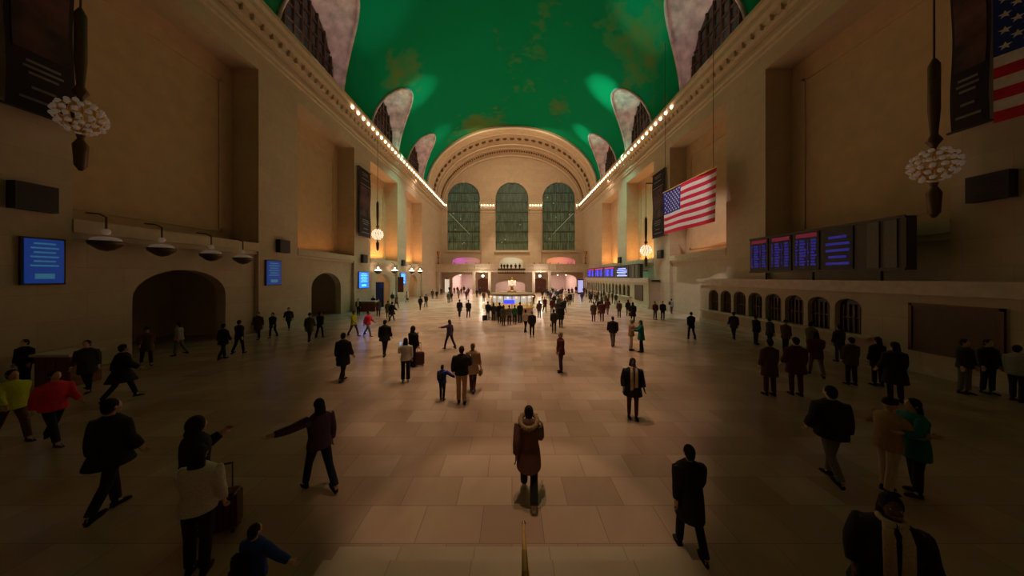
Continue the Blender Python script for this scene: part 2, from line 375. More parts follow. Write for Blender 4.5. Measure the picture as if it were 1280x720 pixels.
# ---------------------------------------------------------------- far wall
WINX = [(-16.85, -8.35), (-4.3, 4.25), (7.95, 16.45)]
PASS = [(-15.6, -9.6, 3.4, 1.3), (-4.2, -1.6, 2.4, .5), (-4.2, 3.4, 2.0, .9), (9.4, 16.9, 3.4, 1.3)]
bm = NB()
wall_y(bm, -18.3, 18.3, 0, 5.6, holes=[PASS[0], (-8.9, -5.9, 3.0, .6), PASS[2], (5.5, 8.9, 3.0, .6), PASS[3]])
wall_y(bm, -18.3, 18.3, 5.6, 10.3, holes=[(-15.6, -8.3, 8.1, 1.1), (-3.2, 2.9, 8.1, 1.1), (9.0, 16.5, 8.1, 1.1)])
xs = [-18.3] + [v for p in WINX for v in p] + [18.3]
for i in range(0, 8, 2): box(bm, xs[i], xs[i+1], YF, YF+.8, 10.3, 36.5)
for (a, b) in WINX:
    box(bm, a, b, YF, YF+.8, 10.3, 10.9)
    pts = [(a, 36.5)] + arch_top(a, b, 24.4, 4.25, 24) + [(b, 36.5)]
    prism(bm, [(x, YF, z) for x, z in pts], (0, .8, 0))
for i in range(0, 8, 2):                                                                # pilasters between windows
    a, b = xs[i], xs[i+1]
    if i in (0, 6): continue
    box(bm, a+.35, b-.35, YF-.35, YF, 7, 21.4)
struct('wall_back', bm, M_wall, 'far limestone end wall')
bm = NB()
for i in range(0, 8, 2):
    a, b = xs[i], xs[i+1]
    if i == 0: a = -17.2
    if i == 6: b = 17.2
    box(bm, a+.2, b-.2, YF-.5, YF, 20.6, 21.0); box(bm, a+.1, b-.1, YF-.6, YF, 21.4, 22.1); box(bm, a-.05, b+.05, YF-.9, YF, 22.7, 23.3); box(bm, a+.1, b-.1, YF-.5, YF, 22.1, 22.7)
for (a, b) in WINX: box(bm, a-.2, b+.2, YF-.3, YF, 10.4, 10.9)
for (a, b) in WINX:
    for xx in ((a+b)/2,): box(bm, xx-.4, xx+.4, YF-.35, YF, 28.4, 29.6)
struct('trim_19', bm, M_stone, 'pilaster capitals and window sills of the end wall')
for i, (a, b) in enumerate(WINX):
    bm = NB(); pts = [(a, 10.9)] + arch_top(a, b, 24.4, 4.2, 24) + [(b, 10.9)]
    prism(bm, [(x, YF+.6, z) for x, z in pts], (0, .1, 0))
    g = struct('window_%d' % (i+1), bm, M_win, 'tall arched window with green lit glass on the far wall')
    bm = NB(); c = (a+b)/2; hw = (b-a)/2
    for k in range(-7, 8):
        x = c+k*hw/7.6; zt = 24.4+4.2*math.sqrt(max(0, 1-((x-c)/hw)**2)); wd = .09 if k % 2 else .05
        box(bm, x-wd/2, x+wd/2, YF+.42, YF+.6, 10.9, zt)
    for z in (13.2, 15.8, 18.4, 21.0, 23.6, 26.0):
        h2 = hw if z < 24.4 else hw*math.sqrt(1-((z-24.4)/4.2)**2); t2 = .16 if z in (15.8, 21.0) else .08
        box(bm, c-h2, c+h2, YF+.38, YF+.6, z-t2, z+t2)
    obj('window_frame', bm, mat('green_bronze', (.07, .08, .05), .5, .3), g)
    bm = NB()
    for k in range(5 if i != 1 else 3):
        z = 12+random.random()*13; x = c+(random.random()-.5)*hw*1.5
        box(bm, x-.12, x+.12, YF+.40, YF+.5, z, z+.25)
    tube(bm, [(c-hw*.9*(1 if i == 0 else -1), YF+.38, 20.6), (c+hw*.35*(1 if i == 0 else -1), YF+.38, 15.2)], .07, 6) if i != 1 else None
    obj('window_stay', bm, mat('glowing_rail', (.45, .5, .42), .5, emit=(.4, .5, .35), estr=.15), g)  # stays and small blocks drawn with a faint glow of their own
# rooms behind the lower openings
def room(bm, a, b, y0, y1, z0, z1, th=.25):
    box(bm, a-th, a, y0, y1, z0, z1); box(bm, b, b+th, y0, y1, z0, z1); box(bm, a-th, b+th, y0, y1, z1, z1+th); box(bm, a-th, b+th, y1, y1+th, z0, z1)
bm = NB()
for a, b, dep in ((-16.2, -9.2, 20), (-5, 4.4, 10), (9.0, 17.3, 20)): room(bm, a, b, YF+.8, YF+dep, 0, 5.0)
for a, b in ((-9.0, -5.8), (5.4, 8.8)): room(bm, a, b, YF+.8, YF+3, 0, 4)
struct('wall_far_rooms', bm, mat('pale_passage_plaster', (.72, .62, .58), .7), 'pale walls of the passages beyond the far wall')
bm = NB()
for a, b in ((-16.2, -7.7), (-3.6, 3.3), (8.6, 17.0)): room(bm, a, b, YF+.8, YF+5, 5.62, 9.9)
box(bm, -18, 18, YF+.8, YF+5, 5.3, 5.6)
struct('wall_balcony_rooms', bm, mat('upper_room_plaster', (.7, .6, .5), .7), 'upper rooms behind the balcony')
for x, y, z, p, c_, sx, sy in ((-12.7, 84, 4.9, 800, (1, .72, .66), 4, 14), (0, 79, 4.9, 420, (1, .75, .6), 4, 4), (13.1, 84, 4.9, 750, (1, .72, .60), 5, 14),
                        (-10.5, 78, 9.8, 60, (1, .6, .45), 4, 1.5), (-14.6, 78, 9.8, 70, (.75, .15, 1), 2, 1.5), (0, 78, 9.8, 110, (.95, 1, .75), 5, 2), (12.2, 78, 9.8, 150, (1, .45, .22), 6, 2), (15.0, 78, 9.8, 40, (1, .1, .7), 1.5, 1.5)):
    area((x, y, z), (x, y, 0), p, sx, sy, c_)
# round ceiling lamps seen inside the passages
for i, (x, y) in enumerate(((-14.2, 79), (-11.4, 83), (-12.7, 90), (10.8, 79), (13.3, 84), (15.0, 80))):
    o = thing('ceiling_lamp', 'round glowing ceiling lamp in the %s passage' % ('left' if x < 0 else 'right'), 'lamp', (x, y, 4.55), group='passage lamps '+('left' if x < 0 else 'right'))
    bm = NB(); lathe(bm, [(.05, .45), (.05, .1), (.2, .08), (.22, 0)], seg=12); obj('fitting', bm, M_brass, o)
    bm = NB(); ball(bm, (0, 0, -.02), (.22, .22, .12)); obj('lamp_shade', bm, M_bulb, o, smooth=True)
# balcony across the far end
bm = NB()
box(bm, -18.3, -3.4, 69, 69.5, 5.5, 7.0); box(bm, 3.2, 18.3, 69, 69.5, 5.5, 7.0)
box(bm, -18.3, 18.3, 69.5, YF, 5.2, 5.6)
box(bm, -18.3, -3.4, 68.85, 69.6, 6.9, 7.1); box(bm, 3.2, 18.3, 68.85, 69.6, 6.9, 7.1); box(bm, -18.3, 18.3, 68.8, 69.5, 5.1, 5.5)
for x in [-17.5+k*1.75 for k in range(21)]:
    if abs(x) > 3.6: box(bm, x-.12, x+.12, 68.93, 69, 5.6, 6.9)
for x in (-17.9, -9.2, -5.4, 5.2, 9.1, 17.9): box(bm, x-.35, x+.35, 69.3, 70.0, 0, 5.2)
struct('trim_20', bm, M_stone, 'stone balcony parapet across the far end')
bm = NB(); box(bm, -3.4, 3.2, 68.9, 69.1, 4.75, 6.0)
for k in range(12): box(bm, -3.3+k*.55, -3.2+k*.55, 68.8, 68.9, 4.8, 5.9)
struct('trim_21', bm, M_bronze, 'brown metal front of the middle landing')
bm = NB(); box(bm, -20, 20, YN-.5, YN, 0, 37); struct('wall_front', bm, M_wall, 'near end wall behind the viewer')
for i, (a, b) in enumerate(((-8.9, -5.9), (5.5, 8.9))):
    bm = NB(); box(bm, a, b, YF+.5, YF+.6, 0, 3.7)
    d = struct('door_%d' % (i+1), bm, M_wood, 'dark brown double door in the far wall')
    bm = NB()
    for x in (a+.2, (a+b)/2+.1):
        for z in (.3, 1.9): 
            ww = (b-a)/2-.3; box(bm, x, x+ww, YF+.44, YF+.5, z, z+.08); box(bm, x, x+ww, YF+.44, YF+.5, z+1.3, z+1.38); box(bm, x, x+.08, YF+.44, YF+.5, z, z+1.38); box(bm, x+ww-.08, x+ww, YF+.44, YF+.5, z, z+1.38)
    obj('door_panel', bm, M_bronze, d)
    bm = NB(); tube(bm, [((a+b)/2-.1, YF+.4, 1.0), ((a+b)/2-.1, YF+.4, 1.4)], .03, 8); obj('door_handle', bm, M_brass, d)

# cornice bulbs
bm = NB(); ball(bm, (0, 0, 0), (.15, .15, .18), 10, 7); bp_ = None
bulb_me = bpy.data.meshes.new('cornice_bulb'); bm.to_mesh(bulb_me); bm.free(); bulb_me.materials.append(M_bulb)
for p in bulb_me.polygons: p.use_smooth = True
for s, side in ((-1, 'left'), (1, 'right')):
    for k in range(38):
        o = link('cornice_bulb', bulb_me, loc=(s*(WX-1.02), 31.2+k*1.15, 22.38 - .0))
        o.location.x = s*(WX-1.05)
        tag(o, 'small glowing bulb in the row along the %s cornice' % side, 'bulb', 'bulbs along the %s cornice' % side)
for i in range(0, 8, 2):
    a, b = xs[i], xs[i+1]
    if i == 0: a = -17.0
    if i == 6: b = 17.0
    m_ = 5 if i in (2, 4) else 1
    for k in range(m_):
        o = link('capital_bulb', bulb_me, loc=(a+.1+(b-a-.2)*(k+.5)/m_, YF-.72, 22.45))
        nm = ('left corner', 'left middle', 'right middle', 'right corner')[i//2]
        tag(o, 'small glowing bulb on the %s pilaster capital of the end wall' % nm, 'bulb', 'bulbs on the %s capital' % nm)
# warm lamps in the tall recesses
for s in (-1, 1):
    for (a, b), p in zip(OPEN[2:], (25, 330, 330)):
        area((s*(WX+1.0), (a+b)/2, ZO0+.3), (s*(WX+1.5), (a+b)/2, 20), p, 6.5, .5, ORANGE).rotation_euler = Euler((PI, s*math.radians(4), PI/2))
    for (a, b), p in zip(OPEN[3:], (90, 90)):
        if s < 0: area((s*(WX+3), (a+b)/2, 5.4), (s*(WX+3), (a+b)/2, 0), p, 3, 3, WARM2)

# ---------------------------------------------------------------- fittings
def chandelier(x, y, z, label, lit=True, top=23.0, R=.82):
    t = thing('globe_chandelier', label, 'chandelier', (x, y, z))
    bm = NB(); lathe(bm, [(.05, R), (.10, R+.15), (.22, R+.35), (.10, R+.6), (.16, R+1.6), (.16, R+3.4), (.08, R+3.6), (.03, R+3.7)], seg=12); obj('stem', bm, M_bronze, t, smooth=True)
    bm = NB(); tube(bm, [(0, 0, R+3.6), (0, 0, top-z)], .03, 6); obj('chain', bm, M_bronze, t)
    if top < 23: 
        s = 1 if x > 0 else -1
        bm = NB(); tube(bm, [(0, 0, top-z), (s*(WX+1.9-abs(x)), 0, top-z)], .08, 8); box(bm, min(s*1.0, s*(WX+1.9-abs(x))), max(s*1.0, s*(WX+1.9-abs(x))), -.12, .12, top-z-.5, top-z-.4); obj('bracket', bm, M_bronze, t)
    bm = NB()
    for k in range(6):
        a = PI*k/6; pts = [(R*.93*math.cos(u)*math.cos(a), R*.93*math.cos(u)*math.sin(a), R*.93*math.sin(u)) for u in [2*PI*j/24 for j in range(25)]]
        tube(bm, pts, .03, 6)
    for zz in (-.5, 0, .5):
        r = R*.93*math.sqrt(1-zz*zz); tube(bm, [(r*math.cos(2*PI*j/24), r*math.sin(2*PI*j/24), R*.93*zz) for j in range(25)], .03, 6)
    obj('frame', bm, M_brass, t)
    bm = NB(); ball(bm, (0, 0, 0), .085, 10, 7); me = bpy.data.meshes.new('bulb'); bm.to_mesh(me); bm.free(); me.materials.append(M_bulbs if lit else M_bulbdim)
    for p in me.polygons: p.use_smooth = True
    for zz, nn in ((-.86, 7), (-.55, 11), (-.18, 13), (.18, 13), (.55, 11), (.86, 7)):
        r = R*math.sqrt(1-zz*zz)
        for k in range(nn): link('bulb', me, None, t, (r*math.cos(2*PI*k/nn+zz), r*math.sin(2*PI*k/nn+zz), R*zz))
    bm = NB(); lathe(bm, [(.12, -R-.1), (.08, -R-.25), (.2, -R-.5), (.16, -R-1.3), (.05, -R-1.5)], seg=12); obj('pendant', bm, M_bronze, t, smooth=True)
    return t
chandelier(-17.45, 37.4, 9.5, 'glowing globe chandelier beside the dark banner on the left wall', R=.64)
chandelier(17.2, 37.0, 7.4, 'glowing globe chandelier above the ticket counter on the right wall', top=16.0, R=.64)
chandelier(-17.0, 11.35, 10.3, 'faintly lit globe chandelier at the dim left edge, near the banner', False, R=.62)
chandelier(17.0, 11.6, 8.5, 'faintly lit globe chandelier at the dim right edge, beside the banner', False, R=.62)

def screen(y, z0, z1, w_, label, dim=False, s=-1):
    x = s*(WX-.02); t = thing('blue_screen', label, 'screen', (x, y, z0)); H = z1-z0; q = -s
    bm = NB(); box(bm, min(0, q*.10), max(0, q*.10), -w_/2-.06, w_/2+.06, -.06, H+.06); obj('housing', bm, M_black, t)
    bm = NB(); box(bm, min(q*.1, q*.12), max(q*.1, q*.12), -w_/2, w_/2, 0, H); obj('display', bm, M_bluedim if dim else M_blue, t)
    bm = NB()
    for k in range(6):
        zz = H*(.9-.1*k); l = w_*(.36 if k % 2 else .28); box(bm, min(q*.12, q*.13), max(q*.12, q*.13), -l, l, zz-.035*H/2, zz+.02*H)
    box(bm, min(q*.12, q*.13), max(q*.12, q*.13), -w_*.25, w_*.25, H*.10, H*.22)
    obj('text_lines', bm, M_cyandim if dim else M_cyan, t)
screen(35.35, 2.65, 4.55, 2.2, 'blue upright screen on the pier beside the wooden desk')
screen(48.1, 2.8, 4.6, 2.2, 'blue upright screen on the pier further along the left wall')
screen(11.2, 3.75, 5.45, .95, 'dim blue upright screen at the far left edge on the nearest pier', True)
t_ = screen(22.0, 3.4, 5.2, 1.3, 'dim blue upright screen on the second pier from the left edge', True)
def speaker_box(s, y, z, label):
    t = thing('wall_loudspeaker', label, 'loudspeaker', (s*(WX-.02), y, z)); q = -s
    bm = NB(); box(bm, min(0, q*.35), max(0, q*.35), -.5, .5, -.5, .5); obj('cabinet', bm, M_black, t)
    bm = NB()
    for k in range(9): box(bm, min(q*.35, q*.37), max(q*.35, q*.37), -.44, .44, -.42+k*.1, -.39+k*.1)
    obj('grille', bm, M_dark, t)
speaker_box(-1, 35.3, 6.2, 'square dark loudspeaker on the left pier below the banner')
speaker_box(-1, 48.0, 6.3, 'square dark loudspeaker on the second left pier above the blue screen')
speaker_box(1, 35.2, 6.75, 'square dark loudspeaker on the right pier below the banner')
speaker_box(1, 48.5, 6.8, 'square dark loudspeaker on the right wall above the departures board')
speaker_box(-1, 10.9, 7.0, 'square dark loudspeaker on the nearest pier at the dim left edge')
speaker_box(1, 10.9, 7.4, 'square dark loudspeaker on the nearest pier at the dim right edge')
speaker_box(-1, 22.8, 6.4, 'square dark loudspeaker above the dim screen on the second left pier')

def banner(s, y, z0, z1, w_, label, pic=1):
    t = thing('hanging_banner', label, 'banner', (s*(WX-.35), y, z0)); H = z1-z0; q = -s; rows = 24
    bm = NB()
    def sheet(bm, z0f, z1f, y0, y1, off):
        a = None
        for k in range(rows+1):
            z = H*(z0f+(z1f-z0f)*k/rows); xx = q*(off+.05*math.sin(z*1.3))
            r_ = [bm.verts.new((xx, y0, z)), bm.verts.new((xx, y1, z)), bm.verts.new((xx-q*.02, y1, z)), bm.verts.new((xx-q*.02, y0, z))]
            if a:
                for j in range(4): bm.faces.new((a[j], a[(j+1) % 4], r_[(j+1) % 4], r_[j]))
            else: bm.faces.new(r_)
            a = r_
        bm.faces.new(a)
    sheet(bm, 0, 1, -w_/2, w_/2, 0); obj('cloth', bm, M_purple, t)
    bm = NB(); sheet(bm, .30, .74, -w_*.42, w_*.42, .025); obj('picture', bm, M_pic, t)
    bm = NB()
    for k, (zf, l) in enumerate(((.95, .3), (.92, .22), (.86, .3), (.77, .46), (.25, .26), (.22, .3), (.19, .22), (.12, .18), (.06, .34))): sheet(bm, zf-.008, zf+.004, -w_*l, w_*l, .045)
    obj('text_lines', bm, M_pale, t)
    bm = NB()
    tube(bm, [(0, -w_/2-.1, -.03), (0, w_/2+.1, -.03)], .05, 8); obj('rod', bm, M_dark, t); bm = NB()
    tube(bm, [(0, -w_/2-.1, H+.03), (0, w_/2+.1, H+.03)], .05, 8)
    for yy in (-w_/2, w_/2): tube(bm, [(0, yy, H+.03), (-q*.33, yy, H+.03)], .03, 6)
    obj('rod', bm, M_dark, t)
banner(-1, 35.2, 8.9, 17.0, 2.7, 'tall dark banner on the left pier above the loudspeaker')
banner(1, 35.4, 8.9, 16.8, 2.8, 'tall dark banner on the right pier beside the flag')
banner(-1, 11.0, 10.2, 17.5, 1.6, 'dim dark banner on the nearest pier at the left edge')
banner(1, 11.3, 9.9, 17.5, .95, 'dim dark banner on the nearest pier at the right edge')

def flag(x, y, z, L, H, rz, label, lit=1):
    t = thing('national_flag', label, 'flag', (x, y, z), rz); nx, nz = 60, 26
    def P(u, v, off=0): return (u*L, .10*math.sin(u*9+v*1.5)+off, -v*H)
    for nm, cond, mm in (('red_stripes', lambda i, j: j//2 % 2 == 0, M_red), ('white_stripes', lambda i, j: j//2 % 2 == 1, M_fwhite)):
        bm = NB()
        for j in range(nz):
            for i in range(nx):
                if i < 24 and j < 14: continue
                if cond(i, j): bm.faces.new([bm.verts.new(P(a/nx, b/nz)) for a, b in ((i, j), (i+1, j), (i+1, j+1), (i, j+1))])
        bmesh.ops.remove_doubles(bm, verts=bm.verts, dist=1e-4); bmesh.ops.solidify(bm, geom=bm.faces[:], thickness=.015); obj(nm, bm, mm, t)
    bm = NB()
    for j in range(14):
        for i in range(24): bm.faces.new([bm.verts.new(P(a/nx, b/nz)) for a, b in ((i, j), (i+1, j), (i+1, j+1), (i, j+1))])
    bmesh.ops.remove_doubles(bm, verts=bm.verts, dist=1e-4); bmesh.ops.solidify(bm, geom=bm.faces[:], thickness=.015); obj('canton', bm, M_navy, t)
    bm = NB(); r = H*.028
    for row in range(9):
        for cidx in range(6 if row % 2 == 0 else 5):
            u = (.4)*((cidx*2+(1 if row % 2 == 0 else 2))/12); v = (14/26)*((row+1)/10)
            for sgn in (-.03, .03):
                c = Vector(P(u, v, sgn)); vs = []
                for k in range(10):
                    rr = r if k % 2 == 0 else r*.42; a = PI/2+k*PI/5; vs.append(bm.verts.new(c+Vector((rr*math.cos(a), 0, rr*math.sin(a)))))
                bm.faces.new(vs)
    obj('stars', bm, M_fwhite, t)
    bm = NB(); tube(bm, [(-.1, 0, .04), (L+.1, 0, .04)], .05, 8)
    obj('pole', bm, M_brass, t); bm = NB(); tube(bm, [(.3, 0, .05), (.3, 0, 28.6-z)], .02, 6); tube(bm, [(L-.3, 0, .05), (L-.3, 0, 28.6-z)], .02, 6); obj('cable', bm, M_dark, t)
flag(16.1, 30.6, 12.9, 7.2, 4.4, math.radians(-86), 'large striped flag with starred canton hanging by the right wall')
flag(15.6, 9.35, 13.6, 6.0, 4.6, math.radians(-70), 'dim striped flag with starred canton at the far right edge')
spot((8, 24, 26), (16, 28, 11), 9000, 4.5, (1, .85, .75), .2, .5)

def wall_lamp(y, z, label, lit=True, s=-1, group=None):
    t = thing('hanging_lamp', label, 'lamp', (s*(WX-.55), y, z), group=group); q = s
    bm = NB(); tube(bm, [(0, 0, .32), (0, 0, 1.0), (s*.30, 0, 1.15), (s*.86, 0, 1.2)], .035, 8); obj('bracket', bm, M_bronze, t)
    bm = NB(); lathe(bm, [(.04, -.48), (.22, -.42), (.48, -.2), (.52, -.05), (.48, -.05), (.2, -.2), (.05, -.3)], seg=20); obj('bowl', bm, M_bronze, t, smooth=True)
    bm = NB(); ball(bm, (0, 0, .0), (.44, .44, .16)); obj('diffuser', bm, M_bulb if lit else M_bulbdim, t, smooth=True)
    bm = NB(); ball(bm, (0, 0, .36), .13); obj('bulb', bm, M_bulb if lit else M_bulbdim, t, smooth=True)
for y, z, l in ((38.2, 4.85, 'hanging bowl lamp nearest the wooden desk'), (43.6, 4.95, 'hanging bowl lamp left of the second pier'), (51.0, 5.05, 'hanging bowl lamp just past the second pier'), (55.6, 5.1, 'hanging bowl lamp farthest along the left wall')): wall_lamp(y, z, l)
for y, z, l in ((12.6, 5.6, 'faintly lit hanging bowl lamp nearest the left edge, beside the dim screen'), (14.6, 5.5, 'faintly lit hanging bowl lamp, second from the left edge'), (17.0, 5.4, 'faintly lit hanging bowl lamp, third from the left edge'), (19.0, 5.3, 'faintly lit hanging bowl lamp next to the second pier')): wall_lamp(y, z, l, False)

# torch-shaped standing lamps at both ends of the balcony parapet
for s, l in ((-1, 'left'), (1, 'right')):
    t = thing('torchere', 'slender bronze torch lamp on the %s end of the balcony parapet' % l, 'lamp', (s*17.6, 68.9, 7.1))
    bm = NB(); lathe(bm, [(.28, 0), (.28, .15), (.1, .3), (.08, 1.2), (.18, 1.5), (.1, 1.7)], seg=12); obj('stem', bm, M_bronze, t, smooth=True)
    bm = NB(); lathe(bm, [(.1, 1.7), (.3, 2.3), (.42, 3.0), (.3, 3.0), (.1, 2.0)], seg=12); obj('cup', bm, mat('copper', (.45, .2, .08), .4, .8), t, smooth=True)
for x, l in ((-6.9, 'left'), (6.6, 'right')):
    t = thing('globe_lamp', 'bright white globe lamp over the dark door %s of the information booth' % l, 'lamp', (x, 68.2, 4.2))
    bm = NB(); ball(bm, (0, 0, 0), .26); obj('globe', bm, mat('very_bright_globe', (1, 1, 1), .3, emit=(1, .86, .72), estr=14), t, smooth=True)
    bm = NB(); tube(bm, [(0, 0, .2), (0, 0, .6), (0, .7, .9)], .04, 8); obj('bracket', bm, M_bronze, t)
    L = bpy.data.lights.new('glow', 'POINT'); L.energy = 320; L.color = (1, .85, .7); L.shadow_soft_size = .2; lo = bpy.data.objects.new('glow', L); COL.objects.link(lo); lo.location = (x, 67.6, 4.2)

# ---------------------------------------------------------------- ticket hall on the right
def ticket_block(x, y0, y1, n, label, H=3.6):
    t = thing('ticket_counter', label, 'ticket counter', (x, y0, 0)); L = y1-y0; D = WX+.25-x
    # front pierced by arched ticket windows
    bm = NB(); w_ = 1.15; g0 = 5.5; gap = (L-g0-1.0)/n; pts = [(0, 1.15)]; hs = []
    for k in range(n):
        c = g0+gap*(k+.5); hs.append(c); pts += [(c-w_/2, 1.15)] + arch_top(c-w_/2, c+w_/2, 2.45, .45, 8) + [(c+w_/2, 1.15)]
    pts += [(L, 1.15), (L, H), (0, H)]
    prism(bm, [(0, a, b) for a, b in pts], (.35, 0, 0)); box(bm, 0, .35, 0, L, 0, 1.15)
    box(bm, .35, D, 0, .35, 0, H); box(bm, .35, D, L-.35, L, 0, H); box(bm, .35, D, 0, L, H-.2, H)
    obj('body', bm, M_wall, t)
    bm = NB(); box(bm, -.18, D, -.18, L+.18, H, H+.22); box(bm, -.1, .0, 0, L, .0, .35); box(bm, -.35, .05, g0-.4, L-.3, 1.05, 1.17); box(bm, -.1, 0, -.1, L, H-.35, H); obj('cornice', bm, M_counter, t)
    for c in hs:
        bm = NB(); box(bm, .28, .33, c-w_/2, c+w_/2, 1.15, 2.9)
        o = obj('ticket_window', bm, mat('ticket_window_dark', (.05, .03, .02), .3), t)
        bm = NB()
        for k in range(1, 5): box(bm, .2, .28, c-w_/2+w_*k/5-.02, c-w_/2+w_*k/5+.02, 1.2, 2.6)
        box(bm, .2, .28, c-w_/2, c+w_/2, 1.9, 1.96); obj('grille', bm, M_bronze, o)
    bm = NB(); box(bm, -.05, 0, 1.6, 3.8, 1.0, 2.8); o = obj('notice_panel', bm, mat('panel_brown', (.10, .055, .035), .5), t)
    bm = NB()
    for bb in ((1.5, 3.9, 2.8, 2.9), (1.5, 3.9, .9, 1.0), (1.5, 1.6, .9, 2.9), (3.8, 3.9, .9, 2.9)): box(bm, -.09, 0, *bb)
    obj('frame', bm, M_bronze, o)
def departures(x, y0, y1, z0, z1, label, dim=False, tilt=0):
    t = thing('departures_board', label, 'departures board', (x, y0, z0)); L = y1-y0; H = z1-z0
    bb, rr, pp = (M_boardbd, M_boardrd, M_boardbd) if dim else (M_boardb, M_boardr, M_boardp)
    bm = NB(); box(bm, 0, .45, 0, L, 0, H); box(bm, -.06, 0, 0, L, H-.08, H+.04); box(bm, -.06, 0, 0, L, -.04, .08); obj('housing', bm, mat('board_case', (.07, .06, .045), .5, .3), t)
    n = 4; e = L*(.22 if dim else .12); w_ = (L-e)/n
    for k in range(n):
        y = e+k*w_+w_*.07; W = w_*.86
        bm = NB(); box(bm, -.05, 0, y, y+W, .1, H-.1); o = obj('display', bm, M_black, t)
        if k > 0:
            bm = NB(); box(bm, -.07, -.05, y+.1, y+W-.1, H*.84, H*.93); obj('header', bm, rr, o)
        bm = NB(); m = 9
        for q in range(m):
            z = H*(.78-.66*q/m)
            if k == 0:
                l = W*(.8 if q % 3 else .6)
                if q % 2 == 0: box(bm, -.07, -.05, y+W/2-l/2, y+W/2+l/2, z-.055*H, z)
            else:
                for f0, f1 in ((.05, .16), (.22, .50), (.56, .62), (.70, .92)):
                    f1 = f1-random.random()*.08; box(bm, -.07, -.05, y+W*(1-f1), y+W*(1-f0), z-.045*H, z)
        obj('text_lines', bm, bb if k else pp, o)
    bm = NB(); yy = L*.1; box(bm, -.05, 0, e*.15, e*.4, .1, H-.1); box(bm, -.05, 0, e*.5, e*.75, .1, H-.1); obj('blank_panel', bm, mat('blank_panel', (.14, .12, .08), .5), t)
    bm = NB()
    for y in (1.0, L/2, L-1.0): tube(bm, [(.4, y, H*.5), (max(.5, WX-x), y, H*.5)], .06, 6); tube(bm, [(.25, y, 0), (.25, y, min(0, 3.82-z0)-.0)], .05, 6)
    obj('support', bm, M_dark, t)
ticket_block(16.9, 35.6, 66.0, 15, 'long pale ticket counter with dark arched windows under the departures board')
departures(16.75, 37.8, 64.0, 3.86, 5.7, 'long departures board glowing blue above the right ticket counter')
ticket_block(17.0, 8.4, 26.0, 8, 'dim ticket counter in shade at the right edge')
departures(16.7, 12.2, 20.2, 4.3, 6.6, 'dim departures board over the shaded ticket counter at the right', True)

# wooden desk and info pillar on the left
def desk(x, y, w_, label, m=M_wood):
    t = thing('wooden_desk', label, 'desk', (x, y, 0))
    bm = NB(); box(bm, -w_/2, w_/2, -.4, .4, .0, 1.12); obj('body', bm, m, t)
    bm = NB(); box(bm, -w_/2-.08, w_/2+.08, -.48, .48, 1.12, 1.2); obj('desktop', bm, M_counter, t)
    bm = NB()
    for k in range(3): a = -w_/2+.08+k*(w_-.1)/3; box(bm, a, a+(w_-.1)/3-.08, -.43, -.4, .15, 1.0)
    obj('front_panel', bm, M_bronze if m is None else mat('panel_wood', (.16, .05, .03), .4), t)
desk(-16.75, 33.6, 1.95, 'red-brown wooden desk below the blue screen on the left')
desk(-16.6, 10.8, 1.3, 'dim wooden desk at the far left edge under the screen')
t = thing('information_pillar', 'tall slim information pillar with bluish glass behind the wooden desk', 'sign', (-17.5, 38.2, 0))
bm = NB(); box(bm, -.5, .5, -.15, .15, 0, 3.3); obj('case', bm, M_dark, t)
bm = NB(); box(bm, -.42, .42, -.18, -.15, .9, 3.15); obj('display', bm, mat('pillar_glass', (.03, .03, .05), .2, emit=(.05, .08, .4), estr=.02), t)

# ---------------------------------------------------------------- information booth with clock
t = thing('information_booth', 'round brass and glass information booth with a lit canopy in the middle of the hall', 'booth', (0, 28.2, 0)); R = 2.05
bm = NB(); lathe(bm, [(R+.08, 0), (R+.08, .2), (R, .25), (R, 1.0), (R-.05, 1.05)], seg=32); obj('counter_base', bm, M_counter, t)
bm = NB(); lathe(bm, [(R+.2, 1.05), (R+.2, 1.13), (R-.3, 1.13)], seg=32); obj('countertop', bm, M_brass, t)
bm = NB(); lathe(bm, [(R-.1, 1.62), (R-.1, 2.22)], seg=32); obj('lit_glass_band', bm, mat('booth_glass', (.8, .8, .75), .3, emit=(.85, .85, .72), estr=.42), t)
bm = NB()
for k in range(16):
    a = 2*PI*k/16; tube(bm, [((R-.06)*math.cos(a), (R-.06)*math.sin(a), 1.13), ((R-.06)*math.cos(a), (R-.06)*math.sin(a), 2.25)], .035, 6)
obj('uprights', bm, M_brass, t)
bm = NB(); lathe(bm, [(R+.05, 2.22), (R+.12, 2.3), (R+.08, 2.40), (R-.4, 2.45), (1.2, 2.48), (.7, 2.50), (.5, 2.53)], seg=32); obj('roof', bm, mat('aged_brass', (.34, .26, .16), .4, .6), t, smooth=False)
for k in range(1):
    a = -PI/2-.12
    bm = NB(); box(bm, -.48, .48, -.03, .03, 1.25, 1.6)
    o = obj('blue_display', bm, M_boardb, t); o.location = ((R+.0)*math.cos(a), (R+.0)*math.sin(a), .34-.05); o.rotation_euler = (0, 0, a+PI/2)
for k in range(8):
    a = -PI/2+(k-3.5)*.38; bm = NB(); lathe(bm, [(.07, 2.10), (.10, 2.16)], seg=10); o = obj('downlight', bm, M_bulbs, t); o.location = ((R+.03)*math.cos(a), (R+.03)*math.sin(a), -.03)
t = thing('four_faced_clock', 'brass clock with glowing round faces on top of the information booth', 'clock', (0, 28.2, 2.53))
bm = NB(); lathe(bm, [(.5, 0), (.45, .1), (.16, .2), (.12, .42), (.2, .5)], seg=16); obj('pedestal', bm, M_brass, t, smooth=True)
bm = NB(); ball(bm, (0, 0, .86), .33, 16, 10); obj('case', bm, M_brass, t, smooth=True)
